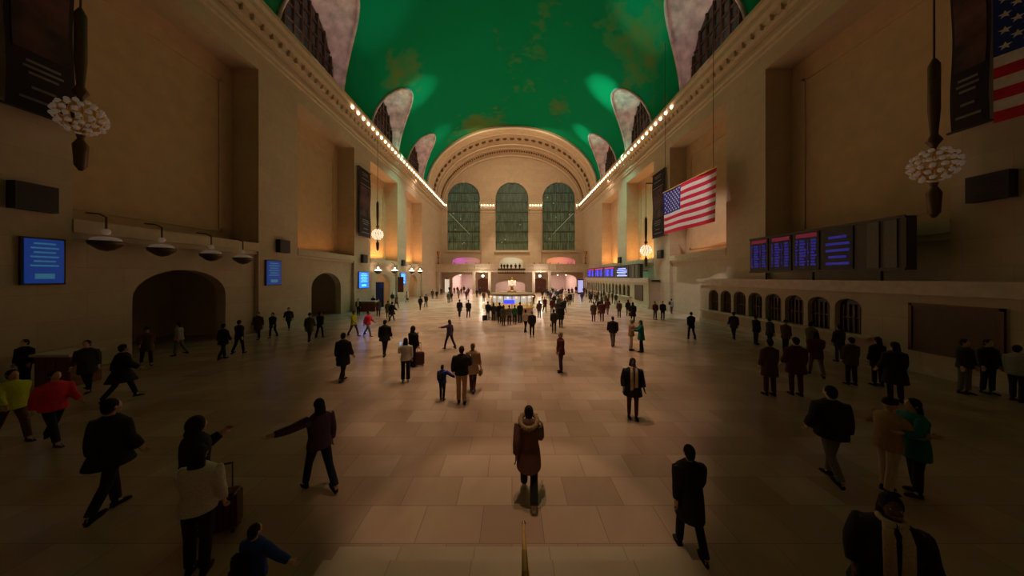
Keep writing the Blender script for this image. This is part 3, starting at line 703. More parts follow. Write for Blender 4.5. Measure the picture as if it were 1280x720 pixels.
for k in range(4):
    a = k*PI/2; d = Vector((math.sin(a), -math.cos(a), 0)); c = d*.27+Vector((0, 0, .86))
    bm = NB(); tube(bm, [c, c+d*.10], [.265, .25], 24); o = obj('clock_face', bm, mat('clock_glass', (.8, .75, .65), .3, emit=(1, .72, .5), estr=.9), t)
    bm = NB(); u = Vector((math.cos(a), math.sin(a), 0)); e = c+d*.11
    tube(bm, [e, e+Vector((0, 0, .2))], .012, 6); tube(bm, [e, e+u*.14+Vector((0, 0, -.08))], .015, 6); obj('clock_hands', bm, M_black, o)
bm = NB(); lathe(bm, [(.1, 1.18), (.05, 1.28), (.08, 1.36), (.02, 1.46)], seg=10); obj('finial', bm, M_brass, t)
L = bpy.data.lights.new('booth_glow', 'POINT'); L.energy = 25; L.color = (1, .85, .7); L.shadow_soft_size = .5; lo = bpy.data.objects.new('booth_glow', L); COL.objects.link(lo); lo.location = (0, 28.2, 5.6)
# dark screens and signs low on the left wall
for y, z0, z1, w_, l in ((45.0, 1.6, 4.0, .9, 'narrow dark red hanging sign by the second left doorway'),):
    t = thing('hanging_sign', l, 'sign', (-(WX-.9), y, z0)); bm = NB(); box(bm, -.45, .45, -.05, .05, 0, z1-z0); obj('panel', bm, mat('sign_maroon', (.10, .02, .03), .5), t)
    bm = NB(); tube(bm, [(0, 0, z1-z0), (0, 0, z1-z0+.25), (-1.15, 0, z1-z0+.25)], .03, 6); obj('bracket', bm, M_dark, t)
for x, l in ((-16.7, 'small lit doorway strip'),):
    bm = NB(); box(bm, -17.35, -16.45, YF-.06, YF, 0, 3.3); box(bm, -17.45, -17.35, YF-.12, YF, 0, 3.4); box(bm, -16.45, -16.35, YF-.12, YF, 0, 3.4)
    o = struct('door_3', bm, mat('lit_door_glass', (.8, .75, .65), .3, emit=(1, .85, .65), estr=.55), 'narrow pale lit door at the left end of the far wall')
    bm = NB(); tube(bm, [(-16.6, YF-.12, .95), (-16.6, YF-.12, 1.3)], .03, 6); obj('door_handle', bm, M_bronze, o)
# poster stand by far wall
t = thing('kiosk_screen', 'pale blue lit kiosk screen beside the far ticket windows', 'screen', (15.9, 66.9, 0))
bm = NB(); box(bm, -.7, .7, -.1, .1, 0, 3.4); obj('case', bm, M_dark, t)
bm = NB(); box(bm, -.6, .6, -.13, -.1, .4, 3.2); obj('display', bm, mat('kiosk_glow', (.4, .4, .6), .3, emit=(.45, .45, .9), estr=.8), t)

# ---------------------------------------------------------------- people
MC = {}
def remesh(bm, voxel, key=None):
    me = bpy.data.meshes.new('body'); bmesh.ops.recalc_face_normals(bm, faces=bm.faces); bm.to_mesh(me); bm.free()
    o = bpy.data.objects.new('tmp', me); COL.objects.link(o)
    m = o.modifiers.new('r', 'REMESH'); m.mode = 'VOXEL'; m.voxel_size = voxel; m.use_smooth_shade = True
    s = o.modifiers.new('s', 'SMOOTH'); s.factor = .5; s.iterations = 3 if voxel > .012 else 5
    dg = bpy.context.evaluated_depsgraph_get(); out = bpy.data.meshes.new_from_object(o.evaluated_get(dg))
    bpy.data.objects.remove(o)
    for p in out.polygons: p.use_smooth = True
    return out
# pose: (thigh_L, knee_L, thigh_R, knee_R) degrees forward; arms (fwd, out, elbow bend) for L then R; lean; head turn
POSES = {
 'stand':  ((2, 2, -2, 2), (4, 8, 12), (2, 8, 10), .00),
 'stand2': ((5, 8, -3, 1), (8, 10, 30), (0, 9, 14), .02),
 'walk':   ((24, 8, -20, 14), (-22, 8, 16), (24, 8, 28), .05),
 'walk2':  ((-20, 16, 22, 6), (22, 8, 28), (-22, 8, 16), .05),
 'stroll': ((12, 6, -12, 14), (-10, 8, 10), (12, 8, 20), .02),
 'stroll2':((-12, 16, 12, 5), (12, 8, 20), (-10, 8, 10), .02),
 'phone':  ((2, 2, -3, 3), (28, 10, 95), (4, 8, 14), .03),
 'read':   ((3, 3, -3, 3), (26, 4, 100), (26, 4, 100), .05),
 'pocket': ((2, 2, -2, 2), (-8, 16, 35), (-8, 16, 35), .00),
 'point':  ((24, 8, -22, 10), (5, 84, 8), (-5, 10, 14), .02),
 'hug':    ((4, 4, -4, 4), (40, 30, 50), (35, 5, 55), .04),
 'give':   ((4, 4, -4, 4), (5, 10, 12), (12, 58, 10), .00),
 'drop':   ((3, 3, -3, 3), (12, 18, 8), (30, 10, 90), .02),
}
R_ = math.radians
def pose_joints(pose):
    (tl, kl, tr, kr), al, ar, lean = POSES[pose]; J = {}
    low = 9
    for s, n, th, kn in ((1, 'L', tl, kl), (-1, 'R', tr, kr)):
        h = Vector((s*.088, 0, .90)); a = R_(th); k = h+Vector((s*.005, -.42*math.sin(a), -.42*math.cos(a))); b = a-R_(kn)
        an = k+Vector((0, -.40*math.sin(b), -.40*math.cos(b))); J['hip'+n] = h; J['knee'+n] = k; J['ank'+n] = an; J['shin'+n] = b; low = min(low, an.z)
    dz = .085-low
    def sh(v):
        v = v.copy()
        if v.z > .93: v.y -= lean*(v.z-.93)
        v.z += dz; return v
    for s, n, (f, o, e) in ((1, 'L', al), (-1, 'R', ar)):
        S = Vector((s*.172, 0, 1.375)); f, o, e = R_(f), R_(o), R_(e)
        d = Vector((s*math.sin(o), -math.sin(f)*math.cos(o), -math.cos(f)*math.cos(o))); E = S+d*.27
        f2 = f+e; d2 = Vector((s*math.sin(o)*(1 if o > .8 else (.4 if e < 1 else -.5)), -math.sin(f2)*max(.2, math.cos(o)), -math.cos(f2)*max(.15, math.cos(o)) if o < 1.2 else .05)).normalized()
        J['sh'+n] = S; J['el'+n] = E; J['wr'+n] = E+d2*.245; J['fd'+n] = d2
    for k in list(J):
        if isinstance(J[k], Vector) and k[:2] not in ('fd',): J[k] = sh(J[k])
    J['dz'] = dz; J['lean'] = lean; J['sh'] = sh
    return J
def hand(bm, w_, d, s, curl=.6):
    """palm, five jointed fingers of unequal length and a thumb from the side of the palm"""
    d = d.normalized(); side = Vector((0, -1, 0)); side = (side-d*side.dot(d)); side = side.normalized() if side.length > .2 else Vector((0, 0, 1)); nrm = d.cross(side)*s
    tube(bm, [w_-d*.02, w_+d*.02, w_+d*.055, w_+d*.09], [(.020, .026), (.018, .034), (.016, .040), (.012, .037)], 10)
    for k, (off, ln) in enumerate(((.030, .070), (.010, .080), (-.010, .074), (-.029, .058))):
        p = w_+d*.085+side*off; pts = [p]; dd = d.copy()
        for j in range(3):
            dd = (dd + nrm*-.35*curl*(j+.6)).normalized(); p = p+dd*ln/3*(1.15-.15*j); pts.append(p)
        tube(bm, pts, [.0095, .009, .0083, .006], 7)
    p = w_+d*.03+side*.032; dd = (d*.6+side*.8).normalized(); q = p+dd*.035; r = q+(d*.9+side*.3).normalized()*.03; tube(bm, [p, q, r], [.012, .0105, .008], 7)
def head_pts(bm, J, female):
    c = J['sh'](Vector((0, -.008, 1.592)))
    vs = ball(bm, (0, 0, 0), 1, 20, 14)
    for v in vs:
        x, y, z = v.co; sx = 1-.34*max(0, -z)**1.4; 
        yy = y*(.094 if y < 0 else .098)*(1-.18*max(0, -z) if y > 0 else 1)
        v.co = c+Vector((x*.074*sx, yy - (.006 if z < -.3 and y < 0 else 0), z*.113))
    ball(bm, c+Vector((0, -.098, -.012)), (.013, .018, .022), 8, 6); ball(bm, c+Vector((0, -.085, .03)), (.045, .014, .012), 8, 6)
    ball(bm, c+Vector((0, -.086, -.055)), (.024, .012, .009), 8, 6); ball(bm, c+Vector((0, -.08, -.09)), (.024, .016, .018), 8, 6)
    for s in (-1, 1): ball(bm, c+Vector((s*.076, .006, -.005)), (.010, .018, .030), 8, 6); ball(bm, c+Vector((s*.04, -.072, -.03)), (.02, .016, .018), 8, 6)
    return c
def body_mesh(pose, hi, female):
    key = ('b', pose, hi, female)
    if key in MC: return MC[key]
    J = pose_joints(pose); sh = J['sh']; bm = NB(); k = .94 if female else 1
    tube(bm, [sh(Vector((0, 0, z))) for z in (.84, .93, 1.05, 1.2, 1.33, 1.40, 1.44)], [(.13, .10), (.145, .105), (.12, .09), (.14*k, .10), (.155*k, .095), (.13, .075), (.06, .06)], 16)
    tube(bm, [sh(Vector((0, .012, 1.40))), sh(Vector((0, .004, 1.48))), sh(Vector((0, .0, 1.55)))], [.056*k, .05*k, .05*k], 12)
    for n in 'LR':
        tube(bm, [J['hip'+n]+Vector((0, 0, .04)), J['hip'+n].lerp(J['knee'+n], .4), J['knee'+n], J['knee'+n].lerp(J['ank'+n], .35), J['ank'+n]], [.082, .07, .05, .05, .034], 12)
        tube(bm, [J['sh'+n]+Vector((0, 0, .01)), J['sh'+n].lerp(J['el'+n], .4), J['el'+n], J['el'+n].lerp(J['wr'+n], .3), J['wr'+n]], [.048, .043, .034, .034, .023], 10)
        a = J['ank'+n]; b = J['shin'+n]; tube(bm, [a+Vector((0, .03, -.02)), a+Vector((0, -.06, -.045)), a+Vector((0, -.14, -.06))], [(.03, .03), (.035, .025), (.03, .015)], 8)
    head_pts(bm, J, female)
    me = remesh(bm, .0085 if hi else .02)
    bm = NB(); bm.from_mesh(me)
    for n, s in (('L', 1), ('R', -1)): hand(bm, J['wr'+n], J['fd'+n], s, .5 if pose not in ('read', 'phone', 'drop') else 1.1)
    bm.to_mesh(me); bm.free()
    for p in me.polygons: p.use_smooth = True
    MC[key] = me; return me
def coat_mesh(pose, hem, hi, puffy=0, flare=0, female=False):
    key = ('c', pose, hem, hi, puffy, flare, female)
    if key in MC: return MC[key]
    J = pose_joints(pose); sh = J['sh']; bm = NB(); P = .018+.03*puffy; k = .95 if female else 1.03
    st = max(abs(J['ankL'].y-J['ankR'].y)*.22*max(0, (.95-hem))/.5, 0)
    zs = [hem, (hem+.95)/2, .95, 1.06, 1.2, 1.32, 1.39, 1.43, 1.465]
    rs = [(.165+P+flare, .125+P+flare*.8+st), (.168+P+flare*.5, .125+P+flare*.4+st*.5), (.16+P, .118+P), (.142*k+P, .105+P), (.16*k+P, .115+P), (.178*k+P, .112+P), (.165*k+P, .092+P), (.11+P*.6, .078+P*.6), (.066+P*.3, .066+P*.3)]
    c0 = sh(Vector((0, 0, .95)))
    tube(bm, [sh(Vector((0, 0, z))) for z in zs], rs, 20)
    for n in 'LR':
        w_ = J['el'+n].lerp(J['wr'+n], .93)
        tube(bm, [J['sh'+n]+Vector((0, 0, .0)), J['sh'+n].lerp(J['el'+n], .35), J['el'+n], J['el'+n].lerp(w_, .4), w_], [.05+P, .047+P*1.1, .04+P*.9, .038+P*.9, .030+P*.7], 12)
    me = remesh(bm, .011 if hi else .02); MC[key] = me; return me
def trouser_mesh(pose, hi, wide=0):
    key = ('t', pose, hi, wide)
    if key in MC: return MC[key]
    J = pose_joints(pose); sh = J['sh']; bm = NB()
    tube(bm, [sh(Vector((0, 0, z))) for z in (.82, .90, .98, 1.03)], [(.12, .10), (.165, .118), (.155, .112), (.145, .105)], 16)
    for n in 'LR':
        h, k, a = J['hip'+n], J['knee'+n], J['ank'+n]; e = a+(k-a).normalized()*.02
        tube(bm, [h+Vector((0, 0, .03)), h.lerp(k, .4), k, k.lerp(e, .4), e], [.094, .084, .062+wide*.3, .058+wide*.7, .048+wide], 12)
    me = remesh(bm, .011 if hi else .02); MC[key] = me; return me
def shoe_mesh(pose, boot=0, n='L'):
    key = ('s', pose, boot, n)
    if key in MC: return MC[key]
    J = pose_joints(pose); bm = NB()
    if 1:
        a = J['ank'+n]; b = J['shin'+n]; M = Matrix.Rotation(min(0, b)*.8 if b < 0 else b*.35, 4, 'X')
        for (p, r) in (([(0, .055, -.045), (0, .02, -.045), (0, -.05, -.05), (0, -.12, -.057), (0, -.165, -.062)], [(.030, .030), (.036, .038), (.041, .034), (.042, .026), (.026, .014)]),
                       ([(0, .062, -.079), (0, 0, -.079), (0, -.09, -.079), (0, -.172, -.077)], [(.034, .007), (.038, .007), (.045, .007), (.028, .006)])):
            tube(bm, [a+M @ Vector(q) for q in p], r, 10)
        tube(bm, [a+M @ Vector((0, .02, -.05)), a+(J['knee'+n]-a)*(.12+.5*boot)], [.04, .045 if boot else .036], 10)
    me = bpy.data.meshes.new('shoe'); bmesh.ops.recalc_face_normals(bm, faces=bm.faces); bm.to_mesh(me); bm.free()
    for p in me.polygons: p.use_smooth = True
    MC[key] = me; return me
def hair_mesh(pose, style):
    key = ('h', pose, style)
    if key in MC: return MC[key]
    J = pose_joints(pose); c = J['sh'](Vector((0, -.008, 1.592))); bm = NB()
    if style == 'short': vs = ball(bm, c+Vector((0, .018, .018)), (.083, .097, .106), 18, 12); ball(bm, c+Vector((0, .045, -.035)), (.070, .062, .075), 14, 10)
    elif style == 'hood': vs = ball(bm, c+Vector((0, .02, .01)), (.10, .112, .135), 18, 12); ball(bm, c+Vector((0, .05, -.10)), (.10, .09, .08), 14, 8)
    elif style == 'hat': vs = ball(bm, c+Vector((0, .006, .045)), (.085, .104, .09), 18, 12); tube(bm, [c+Vector((0, .006, .02)), c+Vector((0, .006, .055))], [(.088, .108), (.088, .108)], 18); ball(bm, c+Vector((0, .01, .145)), .022, 8, 6)
    elif style == 'cap': vs = ball(bm, c+Vector((0, .008, .045)), (.083, .1, .08), 18, 12); tube(bm, [c+Vector((0, -.07, .035)), c+Vector((0, -.16, .025))], [(.06, .008), (.045, .006)], 12)
    elif style == 'bun': ball(bm, c+Vector((0, .016, .018)), (.084, .098, .107), 18, 12); ball(bm, c+Vector((0, .05, -.045)), (.068, .06, .085), 14, 10); ball(bm, c+Vector((0, .085, .09)), .042, 10, 8)
    else:
        ball(bm, c+Vector((0, .016, .02)), (.086, .098, .106), 18, 12)
        tube(bm, [c+Vector((0, .035, .05)), c+Vector((0, .055, -.06)), c+Vector((0, .07, -.16)), c+Vector((0, .085, -.26))], [(.080, .06), (.092, .055), (.095, .045), (.06, .022)], 14)
    me = remesh(bm, .009); MC[key] = me; return me
def scarf_mesh(pose, kind):
    key = ('sc', pose, kind)
    if key in MC: return MC[key]
    J = pose_joints(pose); sh = J['sh']; bm = NB()
    if kind == 'fur':
        pts = [sh(Vector((.15*math.sin(t), .035+.125*math.cos(t), 1.455-.075*math.cos(t)))) for t in [2*PI*k/28 for k in range(29)]]
        tube(bm, pts, .042, 10, cap=False)
        for k in range(280):
            t = random.random()*2*PI; a = random.random()*2*PI; c = sh(Vector((.15*math.sin(t), .035+.125*math.cos(t), 1.455-.075*math.cos(t))))
            d = Vector((math.sin(t)*math.cos(a), math.cos(t)*math.cos(a), math.sin(a))); tube(bm, [c+d*.03, c+d*(.055+random.random()*.02)], [.008, .001], 4)
    elif kind == 'hoodback':
        ball(bm, sh(Vector((0, .085, 1.42))), (.12, .075, .10), 14, 10)
    else:
        tube(bm, [sh(Vector((.085*math.sin(t), -.01-.085*math.cos(t), 1.455))) for t in [2*PI*k/16 for k in range(17)]], .028, 8, cap=False)
        for s, l in ((1, .52), (-1, .60)):
            tube(bm, [sh(Vector((s*.05, -.09, 1.45))), sh(Vector((s*.062, -.155, 1.34))), sh(Vector((s*.06, -.165, 1.15))), sh(Vector((s*.055, -.17, 1.45-l)))], [(.04, .018), (.045, .016), (.046, .014), (.048, .012)], 10)
    me = bpy.data.meshes.new('scarf'); bmesh.ops.recalc_face_normals(bm, faces=bm.faces); bm.to_mesh(me); bm.free()
    for p in me.polygons: p.use_smooth = True
    MC[key] = me; return me
CL = {'black': (.012, .010, .010), 'navy': (.012, .016, .04), 'charcoal': (.04, .035, .033), 'brown': (.10, .045, .03), 'maroon': (.11, .018, .02), 'grey': (.17, .15, .14), 'lightgrey': (.38, .36, .36),
      'tan': (.42, .25, .13), 'cream': (.58, .46, .34), 'white': (.70, .64, .60), 'yellow': (.55, .62, .03), 'red': (.75, .03, .06), 'blue': (.02, .05, .35), 'teal': (.01, .17, .14), 'olive': (.09, .09, .04),
      'purple': (.07, .035, .10), 'jeans': (.05, .07, .13), 'khaki': (.52, .31, .16), 'darkbrown': (.15, .068, .045), 'green': (.03, .13, .05)}
HC = {'dark': (.012, .008, .006), 'brownhair': (.06, .03, .018), 'blond': (.30, .18, .08), 'greyhair': (.22, .19, .17)}
SK = [mat('skin_fair', (.58, .35, .25), .6), mat('skin_tan', (.40, .22, .14), .6), mat('skin_dark', (.12, .055, .035), .6)]
def setm(name, me, m, parent):
    if not me.materials: me.materials.append(None)
    o = bpy.data.objects.new(name, me); COL.objects.link(o); o.parent = parent
    o.material_slots[0].link = 'OBJECT'; o.material_slots[0].material = m
    return o
def person(px, py, H, yaw, label, top='black', legs='black', pose='stand', hem=.80, hair='short', hc='dark', shoes='black', skin=0, puffy=.6, flare=0, female=False, hi=False, extra=(), z=0, xy=None, wide=.01, group=None, boot=0):
    x, y = xy if xy else floor_at(px, py, z)
    t = thing('person', label, 'person', (x, y, z), R_(yaw), group); t.scale = (H/1.7,)*3
    setm('body', body_mesh(pose, hi, female), SK[skin], t)
    setm('coat' if hem < .7 else 'jacket', coat_mesh(pose, hem, hi, puffy, flare, female), cloth(top, CL[top]), t)
    setm('trousers', trouser_mesh(pose, hi, wide), cloth(legs, CL[legs]), t)
    for n_ in 'LR': setm('shoe', shoe_mesh(pose, boot, n_), cloth(shoes, CL[shoes]), t)
    hcol = CL.get(hc, HC.get(hc, (.02, .01, .01)))
    setm({'hat': 'hat', 'cap': 'cap', 'hood': 'hood'}.get(hair, 'hair'), hair_mesh(pose, hair), cloth(hc+'_hair', hcol), t)
    J = pose_joints(pose)
    for e in extra:
        if e[0] == 'scarf': setm('scarf', scarf_mesh(pose, 'scarf'), cloth(e[1], CL[e[1]]), t)
        if e[0] == 'fur': setm('fur_trim', scarf_mesh(pose, 'fur'), cloth('fur', (.42, .28, .16)), t); setm('hood', scarf_mesh(pose, 'hoodback'), cloth(top, CL[top]), t)
        if e[0] == 'face':
            c = J['sh'](Vector((0, -.008, 1.592)))
            for s in (-1, 1):
                bm = NB(); ball(bm, c+Vector((s*.029, -.083, .008)), (.013, .008, .008), 10, 8); o = obj('eye', bm, mat('eye_white', (.7, .68, .65), .3), t, smooth=True)
                bm = NB(); ball(bm, c+Vector((s*.029, -.089, .008)), (.006, .004, .006), 8, 6); obj('iris', bm, M_black, o, smooth=True)
            bm = NB(); ball(bm, c+Vector((0, -.096, -.055)), (.022, .006, .008), 10, 6); obj('lips', bm, mat('lips', (.35, .08, .07), .5), t, smooth=True)
    t['_'] = 1; del t['_']
    return t, J
def world(t, v):
    return Matrix.Translation(t.location) @ Matrix.Rotation(t.rotation_euler.z, 4, 'Z') @ (Vector(v)*t.scale.x)
def backpack(t, J, label, c='black', k=1):
    p = world(t, J['sh'](Vector((0, .17, 1.0)))); b = thing('backpack', label, 'backpack', p, t.rotation_euler.z); b.scale = t.scale*k
    m = cloth(c, CL[c]); bm = NB(); box(bm, -.15, .15, -.02, .13, 0, .42); bmesh.ops.bevel(bm, geom=bm.edges[:], offset=.05, segments=3, affect='EDGES'); obj('bag_body', bm, m, b, smooth=True)
    bm = NB(); box(bm, -.11, .11, .12, .17, .04, .22); bmesh.ops.bevel(bm, geom=bm.edges[:], offset=.02, segments=2, affect='EDGES'); obj('pocket', bm, m, b, smooth=True)
    for s in (-1, 1):
        bm = NB(); tube(bm, [(s*.09, .0, .06), (s*.13, -.10, .12), (s*.12, -.22, .3), (s*.10, -.16, .44), (s*.09, -.02, .4)], [(.022, .006)]*5, 8); obj('strap', bm, M_black, b)
def handbag(t, J, label, c='black', n='R', w_=.28, h=.2, drop=.12):
    p = world(t, J['wr'+n]+J['fd'+n]*.09); b = thing('handbag', label, 'bag', (p.x, p.y, max(.03, p.z-(h+drop)*t.scale.x)), t.rotation_euler.z)
    bm = NB(); box(bm, -.05, .05, -w_/2, w_/2, 0, h); bmesh.ops.bevel(bm, geom=bm.edges[:], offset=.02, segments=2, affect='EDGES'); obj('bag_body', bm, cloth(c, CL[c]), b)
    bm = NB(); tube(bm, [(0, -w_*.3, h), (0, -w_*.15, h+drop), (0, w_*.15, h+drop), (0, w_*.3, h)], .008, 6); obj('strap', bm, M_black, b)
def phone(t, J, label, n='L', lit=False):
    p = world(t, J['wr'+n]+J['fd'+n]*.10+Vector((0, -.02, .03))); b = thing('smartphone', label, 'phone', p, t.rotation_euler.z)
    bm = NB(); box(bm, -.036, .036, -.006, .006, -.03, .11); obj('case', bm, M_black, b); bm = NB(); box(bm, -.036, .036, .006, .009, -.025, .115); obj('display', bm, mat('phone_glow', (.3, .5, .7), .3, emit=(.3, .6, 1), estr=.6) if lit else M_black, b)
def suitcase(x, y, rz, label, c='maroon', H=.62):
    b = thing('suitcase', label, 'suitcase', (x, y, 0), R_(rz)); m = mat('case_'+c, CL[c], .45)
    bm = NB(); box(bm, -.22, .22, -.13, .13, .05, H); bmesh.ops.bevel(bm, geom=bm.edges[:], offset=.04, segments=3, affect='EDGES'); obj('shell', bm, m, b, smooth=False)
    bm = NB()
    for k in range(5): box(bm, -.16+k*.075, -.14+k*.075, -.14, .14, .12, H-.08)
    obj('ribs', bm, M_black, b)
    bm = NB()
    for s in (-1, 1): tube(bm, [(s*.08, .1, H), (s*.08, .1, H+.38)], .009, 6)
    tube(bm, [(-.09, .1, H+.38), (.09, .1, H+.38)], .015, 8); obj('handle', bm, M_dark, b)
    for sx in (-1, 1):
        for sy in (-1, 1): bm = NB(); tube(bm, [(sx*.17-.015, sy*.09, .03), (sx*.17+.015, sy*.09, .03)], .03, 10); obj('wheel', bm, M_black, b)

# nearest: woman walking away below the rail end
t, J = person(661, 622, 1.69, 176, 'person walking away in a brown parka with fur-trimmed hood, nearest the brass rail', 'darkbrown', 'black', 'walk', .62, 'bun', shoes='white', skin=0, puffy=.75, flare=.02, female=True, hi=True, wide=.022, extra=(('fur',),))
# facing woman on the right
t, J = person(791, 523, 1.69, -8, 'person facing us in an open black coat with long cream scarf, on the right', 'black', 'maroon', 'pocket', .66, 'long', skin=2, puffy=1.1, flare=.05, female=True, hi=True, shoes='black', wide=0, extra=(('scarf', 'cream'), ('face',)))
# man with child and woman
tm, Jm = person(577, 504, 1.80, 178, 'person seen from behind in black sweater and khaki trousers holding a child\'s hand', 'black', 'khaki', 'drop', .86, 'short', 'brownhair', shoes='brown', puffy=1.0, hi=True, wide=.02)
tc, Jc = person(553, 500, 1.14, 165, 'child in blue jacket with backpack, holding hands with the adult in khaki trousers', 'blue', 'navy', 'give', .84, 'short', 'brownhair', shoes='maroon', hi=True, puffy=.7)
tc.rotation_euler.z = R_(180-10)
backpack(tc, Jc, 'black backpack on the child in the blue jacket', 'black', .95)
tw, Jw = person(591, 489, 1.68, 172, 'person in tan coat with blond hair, right beside the one in khaki trousers', 'tan', 'brown', 'stroll', .66, 'bun', 'blond', shoes='brown', female=True, hi=True, flare=.03, boot=.5)
handbag(tw, Jw, 'tan handbag carried by the blond person in a tan coat', 'tan', 'R')
# left middle group
person(481, 445, 1.83, 176, 'person walking away in a wide black coat, left of the floor', 'black', 'black', 'stroll', .74, 'short', puffy=1.1, flare=.05, hi=True)
t, J = person(516, 458, 1.78, 150, 'person in a black hooded jacket with raised hand, next to the maroon suitcase', 'black', 'black', 'phone', .78, 'hood', 'black', puffy=1.1, hi=True)
suitcase(*floor_at(524, 457), 20, 'maroon wheeled suitcase behind the person in the black hooded jacket')
t, J = person(507, 477, 1.66, 200, 'person with long dark hair in white jacket and black trousers, looking at a phone', 'white', 'black', 'phone', .84, 'long', female=True, hi=True, wide=.03, puffy=.6, shoes='white')
phone(t, J, 'glowing phone in the hand of the person in the white jacket', lit=True)
person(562, 436, 1.66, -120, 'person in a dark purple top striding left with one arm stretched out', 'purple', 'navy', 'point', .84, 'long', 'brownhair', female=True, hi=True, puffy=.3)
person(442, 420, 1.72, 80, 'person in bright yellow safety vest walking past the left edge of the bright hall', 'yellow', 'brown', 'walk', .82, 'short')
person(460, 420, 1.72, 80, 'person in a bright red jacket walking behind the yellow vest', 'red', 'grey', 'walk2', .82, 'short', 'brownhair')
person(701, 465, 1.66, -75, 'person in a dark red jacket standing alone, turned to the left, mid floor', 'maroon', 'purple', 'stand2', .76, 'short', 'greyhair', hi=True, puffy=.8, wide=.02)
person(766, 433, 1.72, 176, 'person in a puffy black jacket and grey trousers walking away on the right', 'black', 'grey', 'stroll2', .80, 'short', puffy=1.6, hi=True)
person(789, 438, 1.68, 80, 'person in tan coat and cream trousers with an arm round the one in teal', 'tan', 'cream', 'hug', .80, 'hat', 'cream', hi=True, wide=.02)
person(801.5, 440, 1.68, 250, 'person in a teal coat leaning on the one in the tan coat', 'teal', 'black', 'hug', .66, 'long', 'green', female=True, hi=True, flare=.02)
# around the booth
P = person
t, J = P(657, 415, 1.62, 140, 'person in a cream top and black trousers in front of the booth, facing it', 'cream', 'black', 'stroll', .86, 'bun', female=True)
P(665, 421, 1.72, 185, 'person with pale shoulders and a black backpack-dark jacket nearest the booth queue', 'black', 'black', 'stand', .80, 'short', 'greyhair', shoes='white', extra=(('scarf', 'white'),))
t, J = P(610, 400, 1.72, 170, 'person in dark blue jacket with a small wheeled bag, left end of the booth queue', 'navy', 'navy', 'stand2', .80, 'short')
suitcase(*floor_at(606, 401), 40, 'small black wheeled bag at the left end of the booth queue', 'black', .5)
P(617, 400.5, 1.6, 175, 'person in charcoal, second from the left in the booth queue', 'charcoal', 'black', 'stand', .78, 'long', female=True)
P(624.5, 404, 1.78, 180, 'tall person in a long black coat, third from the left in the booth queue', 'black', 'black', 'stand', .55, 'short', flare=.03)
P(629.5, 407, 1.64, 160, 'person in olive coat, nearest in the booth queue left of the blue screen', 'olive', 'black', 'pocket', .62, 'hood', 'charcoal')
P(636.5, 406, 1.62, 190, 'person in grey at the booth below the blue screen', 'grey', 'black', 'read', .8, 'short')
P(643.5, 405, 1.6, 178, 'person in dark green in front of the booth counter', 'green', 'navy', 'stand2', .78, 'short')
P(650, 403, 1.78, 200, 'tall person in black at the right side of the booth', 'black', 'black', 'stand', .70, 'short', flare=.03)
P(674, 397.5, 1.7, 190, 'person in a rust brown hooded coat at the right edge of the booth', 'brown', 'black', 'stand', .66, 'hood', 'brown')
P(681, 390.5, 1.75, 20, 'person in a long dark coat standing alone just right of the booth', 'maroon', 'black', 'stroll', .6, 'short', flare=.02)
t, J = P(692.5, 416, 1.68, 172, 'person in black jacket with bag, front left of the pair right of the booth', 'charcoal', 'black', 'stroll', .82, 'short', 'brownhair')
handbag(t, J, 'brown handbag of the front person right of the booth', 'brown', 'L')
P(701, 409, 1.84, 175, 'tall person in long black coat, back right of the pair right of the booth', 'black', 'black', 'stroll2', .58, 'short', flare=.03)
# left-hand walkers
P(448, 394, 1.72, 10, 'person in a black jacket open over a pale shirt, left of the wooden desk', 'black', 'black', 'stand', .8, 'short', extra=(('scarf', 'white'),))
P(466.5, 387, 1.7, 0, 'person in black standing at the right end of the wooden desk', 'black', 'black', 'stand', .7, 'short')
P(473, 396, 1.74, 30, 'person in a brown-grey coat in front of the wooden desk', 'charcoal', 'black', 'stroll', .62, 'short', 'greyhair')
P(485, 398, 1.72, 200, 'person in dark olive, left one of the two close together past the desk', 'olive', 'black', 'stroll', .55, 'short', flare=.03)
P(490, 401, 1.78, 150, 'person in wide black coat, right one of the two close together past the desk', 'black', 'black', 'walk', .6, 'short', flare=.06, puffy=1.2)
t, J = P(495.5, 384.5, 1.68, 60, 'person in a dark brown coat carrying a black bag by the left wall', 'brown', 'black', 'walk', .66, 'hat', 'brown')
handbag(t, J, 'black bag of the walker in the dark brown coat by the left wall', 'black', 'L')
t, J = P(508.5, 378, 1.7, -60, 'person in light grey clothes with a dark bag under the second blue screen', 'lightgrey', 'grey', 'stroll', .8, 'long', 'brownhair', female=True)
handbag(t, J, 'dark bag of the light grey person under the second blue screen', 'charcoal', 'L', .35, .26)
P(490.5, 380, 1.66, 40, 'person in black with pale trousers beside the first left doorway', 'black', 'cream', 'stand', .8, 'short')
P(525.5, 387.5, 1.66, 170, 'person in dark clothes, left one of the pair walking in the open left floor', 'black', 'black', 'stroll', .72, 'short')
P(532.5, 384, 1.72, 175, 'person in grey and black, right one of the pair walking in the open left floor', 'charcoal', 'black', 'stroll2', .76, 'short', 'brownhair')
P(540.6, 373.6, 1.72, 10, 'person in a brown coat, left of the three near the far left corner', 'brown', 'charcoal', 'stroll', .6, 'short')
P(546, 373.8, 1.6, 0, 'person in black, middle of the three near the far left corner', 'black', 'black', 'stroll2', .7, 'short')
P(551.6, 369, 1.7, 20, 'person in charcoal, right of the three near the far left corner', 'charcoal', 'black', 'walk', .7, 'short')
P(560.7, 379, 1.74, 185, 'person in an olive-brown coat with a companion at the left passage', 'olive', 'brown', 'stroll', .62, 'hat', 'brown')
P(564, 377.5, 1.7, 175, 'person in black walking beside the olive-brown coat at the left passage', 'black', 'black', 'stroll2', .7, 'short')
